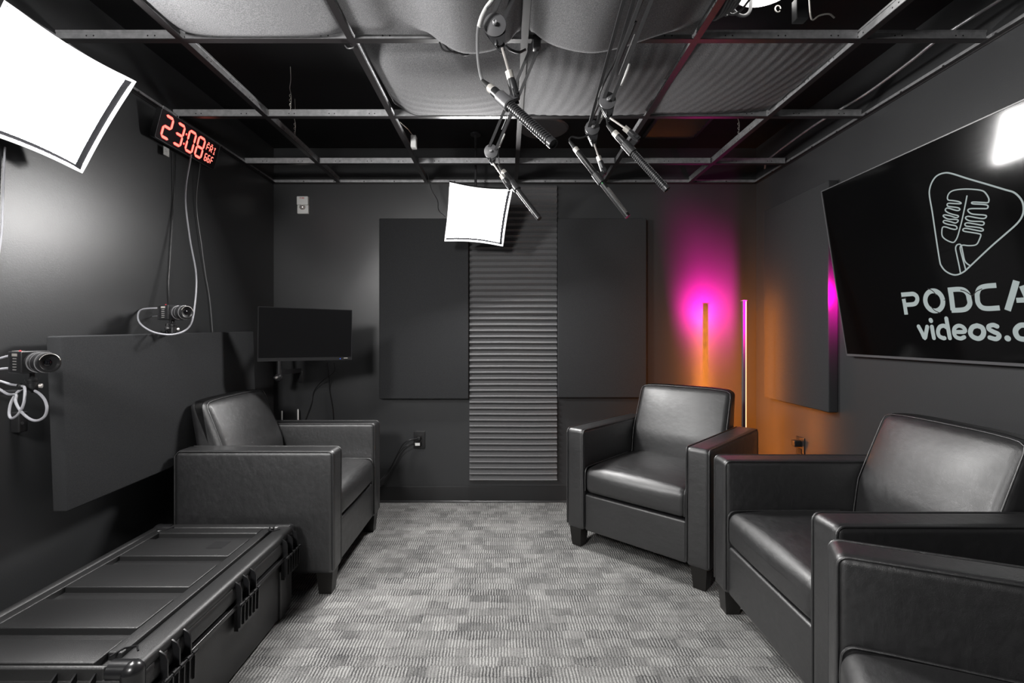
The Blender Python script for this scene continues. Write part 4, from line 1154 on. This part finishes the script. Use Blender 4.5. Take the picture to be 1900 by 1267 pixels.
# power supply box on the tee at the left sagging sheet
pb = empty('power_supply', (-.40, 1.655, 2.20))
MB().box((-.055, -.018, -.012), (.055, .018, .030), .003).build('housing', M['plastic'], pb)
MB().box((-.040, -.0188, -.004), (.040, -.018, .024)).build('printed_label', M['paper'], pb)
MB().box((-.060, -.025, -.018), (.066, .020, -.012), .001).build('tray', M['greymetal'], pb)
mb = MB(); mb.box((-.030, -.0205, -.020), (-.026, .022, .032)); mb.build('strap', M['plastic'], pb)
tag(pb, 'small black power supply with a white label, lying on the grid beside the sagging sheet', 'power supply')
for k in range(3):
    x = -.19 + k * .012
    pts = [at(815 + 6 * k, 78, 1.67), at(822 + 12 * k, 92 + k, 1.68), at(838 + 12 * k, 96 + 3 * k, 1.68), at(858 + 9 * k, 92 + 2 * k, 1.68), at(872 + 4 * k, 82, 1.67)]
    tag(MB().tube(smooth(pts, 6), .0032, n=8).build('coiled_cable', M['plastic']), 'black cable loop drooping under the left sagging sheet', 'cable', 'black cable loops under the left sagging sheet')
pts = [at(934, 80, 1.66), at(945, 91, 1.65), at(962, 97, 1.66), at(975, 92, 1.67)]
tag(MB().tube(smooth(pts, 6), .0045, n=8).build('coiled_cable', M['plastic']), 'thick black cable drooping behind the nearest boom arm', 'cable')
tag(MB().tube(smooth([at(640, 84, 1.72), at(646, 90, 1.72), at(656, 88, 1.72), at(658, 80, 1.72)], 5), .003, n=6).build('cable_hook', M['blackmetal']), 'tiny dark loop hanging under the grid near its second crossing', 'hook')
sp = empty('ceiling_clip', tuple(at(768, 265, 2.6)))
MB().box((-.014, -.02, -.03), (.014, .02, .035), .003).build('clip_body', M['white'], sp)
MB().tube([V(0, 0, .03), V(-.02, -.05, .05), V(-.05, -.12, .06)], .002, n=6).build('wire', M['nickel'], sp)
tag(sp, 'small white clip on the runner between the clock and the softbox before the far wall', 'clip')

# ------------------------------------------------------------------ boom arms and shotgun microphones
def boom(D, Yd, top, p1, p2, p3, Ym, mrear, Yr, mtip, Yt, cable_pts, label, mlabel, clabel, style, sleeve=None, cable_m='cable_grey'):
    dpt = at(D[0], D[1], Yd); tp = Vector(top)
    root = empty('boom_arm', dpt); o = dpt
    ax = V(0.02, -1, -.12).normalized()
    d = (tp - dpt).normalized(); sx = d.cross(ax).normalized()
    for sg in (-1, 1):
        a = dpt + sx * sg * .0135 - ax * .004; b = tp + sx * sg * .0135 - ax * .004
        MB().bar(a - o, b - o, .0095, .010, up=ax).build('arm_bar', M['arm'], root)
    a = dpt + d * .09 - ax * .004
    MB().bar(a + sx * .004 - o, a + d * .12 + sx * .004 - o, .0025, .003, up=ax).build('tension_spring', M['galv'], root)
    MB().box((-.014, -.012, -.022), (.014, .012, .026), .004).build('grid_clamp', M['blackmetal'], root, loc=tp - o)
    # friction disc
    MB().lathe(V(0, 0, 0) + ax * -.010, ax, [(0, .024), (.012, .0265), (.0135, .0265), (.0170, .009)], n=40).build('friction_disc', M['disc'], root)
    MB().lathe(ax * .0105, ax * 2, [(0, .0052), (.0085, .0052), (.009, .0036), (.006, .0034)], n=20).build('disc_bolt', M['galv'], root)
    P1, P2, P3 = at(*p1, Yd - .005), at(*p2, Ym), at(*p3, Ym)
    # tapered side plates
    mb = MB(); dd = (P1 - dpt); L = dd.length; dd.normalize(); s2 = dd.cross(ax).normalized()
    fn = lambda u, v, q: (dd * u + s2 * v + ax * q)
    for q in (-.016, -.005):
        mb.prism([(-.012, -.024), (.004, -.026), (L, -.007), (L + .006, 0), (L, .007), (.004, .026), (-.012, .024)], fn, q - .0015, q)
    mb.build('joint_plate', M['arm'], root)
    MB().lathe(dd * (L - .014) + ax * -.010, dd * (L - .014) + ax, [(0, .006), (.012, .006), (.013, .0055)], n=14).sphere(dd * (L - .016) + s2 * .010 + ax * .004, .004, sc=(1.0, 1, 2.2)).build('wing_screw', M['blackmetal'], root)
    rd = (P2 - P1)
    mb = MB().cyl(P1 - o, P2 - o, .0032, n=12); mb.build('steel_rod', M['chrome'], root)
    r2 = (P3 - P2).normalized(); L2 = (P3 - P2).length
    MB().cyl(P2 - r2 * .004 - o, P2 + r2 * .014 - o, .0088, n=18).build('thread_adapter', M['nickel'], root)
    # yoke and clip
    A, B = at(*mrear, Yr), at(*mtip, Yt); md = (B - A).normalized()
    tq = max(0, min(1, (P3 - A).dot(md) / (B - A).length)); foot = A + md * (P3 - A).dot(md)
    off_ = (P3 - foot)
    clipc = foot + md * .008
    side = md.cross(off_).normalized() if off_.length > 1e-4 else ax
    mb = MB()
    mb.lathe(P2 + r2 * .013 - o, P3 - o, [(0, .0085), (.010, .0098), (max(.014, L2 - .016), .0102), (max(.02, L2 - .006), .008)], n=18)
    for sg in (-1, 1):
        mb.bar(P3 - r2 * .012 + side * sg * .0078 - o, P3 + r2 * .008 + side * sg * .0078 - o, .014, .0045, up=side)
    mb.cyl(P3 + side * .012 - o, P3 - side * .012 - o, .0048, n=14)
    mb.build('swivel_yoke', M['blackmetal'], root)
    mb = MB()
    mb.bar(clipc - o, P3 - o, .018, .007, up=side)
    mb.lathe(clipc - md * .022 - o, clipc + md - o, [(0, .0118), (.001, .0140), (.044, .0148), (.046, .0122)], n=24, cap=False)
    mb.lathe(clipc - md * .022 - o, clipc + md - o, [(0, .0118), (.046, .0122)], n=24, cap=False)
    mb.build('mic_clip', M['greymetal'] if style == 0 else M['arm'], root)
    if sleeve:
        MB().tube([p - o for p in smooth([at(x, y, yy) for x, y, yy in sleeve], 5)], .0042, n=10).build('cable_sleeve', M['white'], root)
    tag(root, label, 'boom arm', 'boom arms hanging from the ceiling grid')
    # microphone (rear A to tip B)
    mic = empty('shotgun_microphone', A); LM = (B - A).length; R = .0108
    MB().lathe(V(0, 0, 0), md, [(0, .0045), (.028, .0075), (.034, .0088)], n=18).build('cable_boot', M['rubber'], mic)
    MB().lathe(md * .034, md * 2, [(0, .0092), (.001, .0098), (.022, .0098), (.023, .0090)], n=24).build('plug_collar', M['nickel'], mic)
    t0 = .052; t1 = (clipc - A).dot(md) + .018
    MB().lathe(md * t0, md * 2, [(0, .0095), (.001, R), (t1 - t0, R), (t1 - t0 + .001, R - .0006)], n=24).build('mic_body', M['plastic'], mic)
    tb = LM - t1
    if style in (0, 3):
        prof = [(0, R - .001)]; k = int(tb / .0075); s_ = (tb - .014) / k
        for i in range(k):
            q = i * s_; prof += [(q + .0005, R), (q + s_ * .55, R), (q + s_ * .60, R - .0022), (q + s_ * .95, R - .0022)]
        prof += [(tb - .012, R), (tb, R), (tb, R - .002), (tb - .004, R - .003)]
    else:
        prof = [(0, R - .0012), (.001, R - .0006), (tb, R - .0006), (tb, R - .003)]
    tube_ = MB().lathe(md * t1, md * 2, prof, n=26).build('interference_tube', M['arm'] if style in (0, 3) else M['plastic'], mic, angle=25)
    if style in (0, 3):
        mb = MB(); sd = md.cross(ax).normalized(); 
        for an in (0, 90, 180, 270):
            r_ = (Matrix.Rotation(math.radians(an + 30), 3, md) @ sd)
            mb.bar(md * (t1 + .002) + r_ * (R - .0012), md * (LM - .010) + r_ * (R - .0012), .0026, .003, up=r_)
        mb.build('tube_spine', M['plastic'], tube_)
    if style == 1:
        mb = MB(); r_ = (ax + md.cross(ax) * -.55).normalized(); r_ = (r_ - md * r_.dot(md)).normalized()
        k = 30; a0 = t1 + .035; s_ = (LM - .012 - a0) / k
        for i in range(k):
            for j in (-1, 0, 1):
                q = Matrix.Rotation(j * .38, 3, md) @ r_
                mb.bar(md * (a0 + s_ * i) + q * (R - .0004), md * (a0 + s_ * (i + .6)) + q * (R - .0004), .0026, .0012, up=q)
        mb.build('slot_grille', M['mesh'], tube_)
        MB().sphere(md * (t1 + .010) + (r_ + md.cross(r_) * .9).normalized() * R, .0014, n=8).build('power_led', M['greenled'], mic)
    tag(mic, mlabel, 'microphone', 'shotgun microphones held by the boom arms')
    cp = [A + md * .002] + [at(x, y, yy) for x, y, yy in cable_pts]
    cr = empty('microphone_cable', A)
    MB().tube([p - A for p in smooth(cp, 6)], .0034, n=8).build('cable', M[cable_m], cr)
    tag(cr, clabel, 'cable', 'microphone cables along the boom arms')

boom((918, 47), 1.15, (.10, 1.10, 2.145), (932, 90), (945, 136), (957, 180), 1.09, (895, 150), 1.12, (1027, 268), .98,
     [(890, 132, 1.125), (886, 95, 1.13), (887, 52, 1.13), (897, 22, 1.12), (915, 0, 1.11), (945, -60, 1.09), (975, -150, 1.08)],
     'boom arm with a large friction disc at the top of the photo, nearest the viewer', 'ribbed black shotgun microphone hanging nearest the viewer, largest of the four',
     'grey cable curving into the nearest and largest microphone', 0, sleeve=[(888, 50, 1.125), (893, 32, 1.122), (902, 14, 1.117), (915, -4, 1.108), (934, -40, 1.10)])
boom((911, 281), 1.87, (.105, 1.69, 2.150), (915, 303), (931, 326), (945, 346), 1.84, (925, 306), 1.88, (1001, 406), 1.78,
     [(926, 300, 1.885), (924, 282, 1.89), (928, 262, 1.89), (938, 240, 1.86), (955, 200, 1.82), (975, 150, 1.77), (992, 104, 1.72)],
     'boom arm crossing the centre runner, its disc just above the far softbox', 'slim black shotgun microphone hanging beside the softbox before the far wall',
     'dark cable running up from the microphone beside the far softbox', 2, sleeve=[(926, 272, 1.88), (932, 258, 1.875), (936, 248, 1.87)])
boom((1127, 187), 1.53, (.405, 1.095, 2.120), (1132, 219), (1160, 238), (1182, 257), 1.50, (1127, 232), 1.53, (1238, 352), 1.45,
     [(1126, 222, 1.535), (1122, 205, 1.545), (1112, 190, 1.55), (1111, 178, 1.55), (1122, 150, 1.53), (1145, 105, 1.46), (1175, 40, 1.36), (1205, -30, 1.25)],
     'boom arm nearest the television, its disc in front of the sagging foam', 'ribbed black shotgun microphone nearest the television, pointing down right',
     'dark cable running up from the microphone nearest the television', 3, sleeve=[(1153, 159, 1.50), (1161, 138, 1.48), (1168, 118, 1.46)], cable_m='plastic')
boom((1099, 237), 1.79, (.350, 1.095, 2.148), (1103, 268), (1111, 292), (1121, 319), 1.76, (1057, 262), 1.79, (1165, 402), 1.72,
     [(1057, 258, 1.795), (1062, 254, 1.80), (1075, 256, 1.80), (1088, 252, 1.80), (1092, 240, 1.80), (1102, 215, 1.77), (1120, 175, 1.68), (1150, 110, 1.52), (1180, 40, 1.36)],
     'boom arm second from the television, its disc lower than its neighbour', 'slim black shotgun microphone with a pale slotted grille, second from the television',
     'dark cable bent over the rear of the microphone with the pale grille', 1, sleeve=[(1111, 229, 1.77), (1116, 220, 1.76), (1119, 213, 1.75)], cable_m='plastic')

fixnormals()
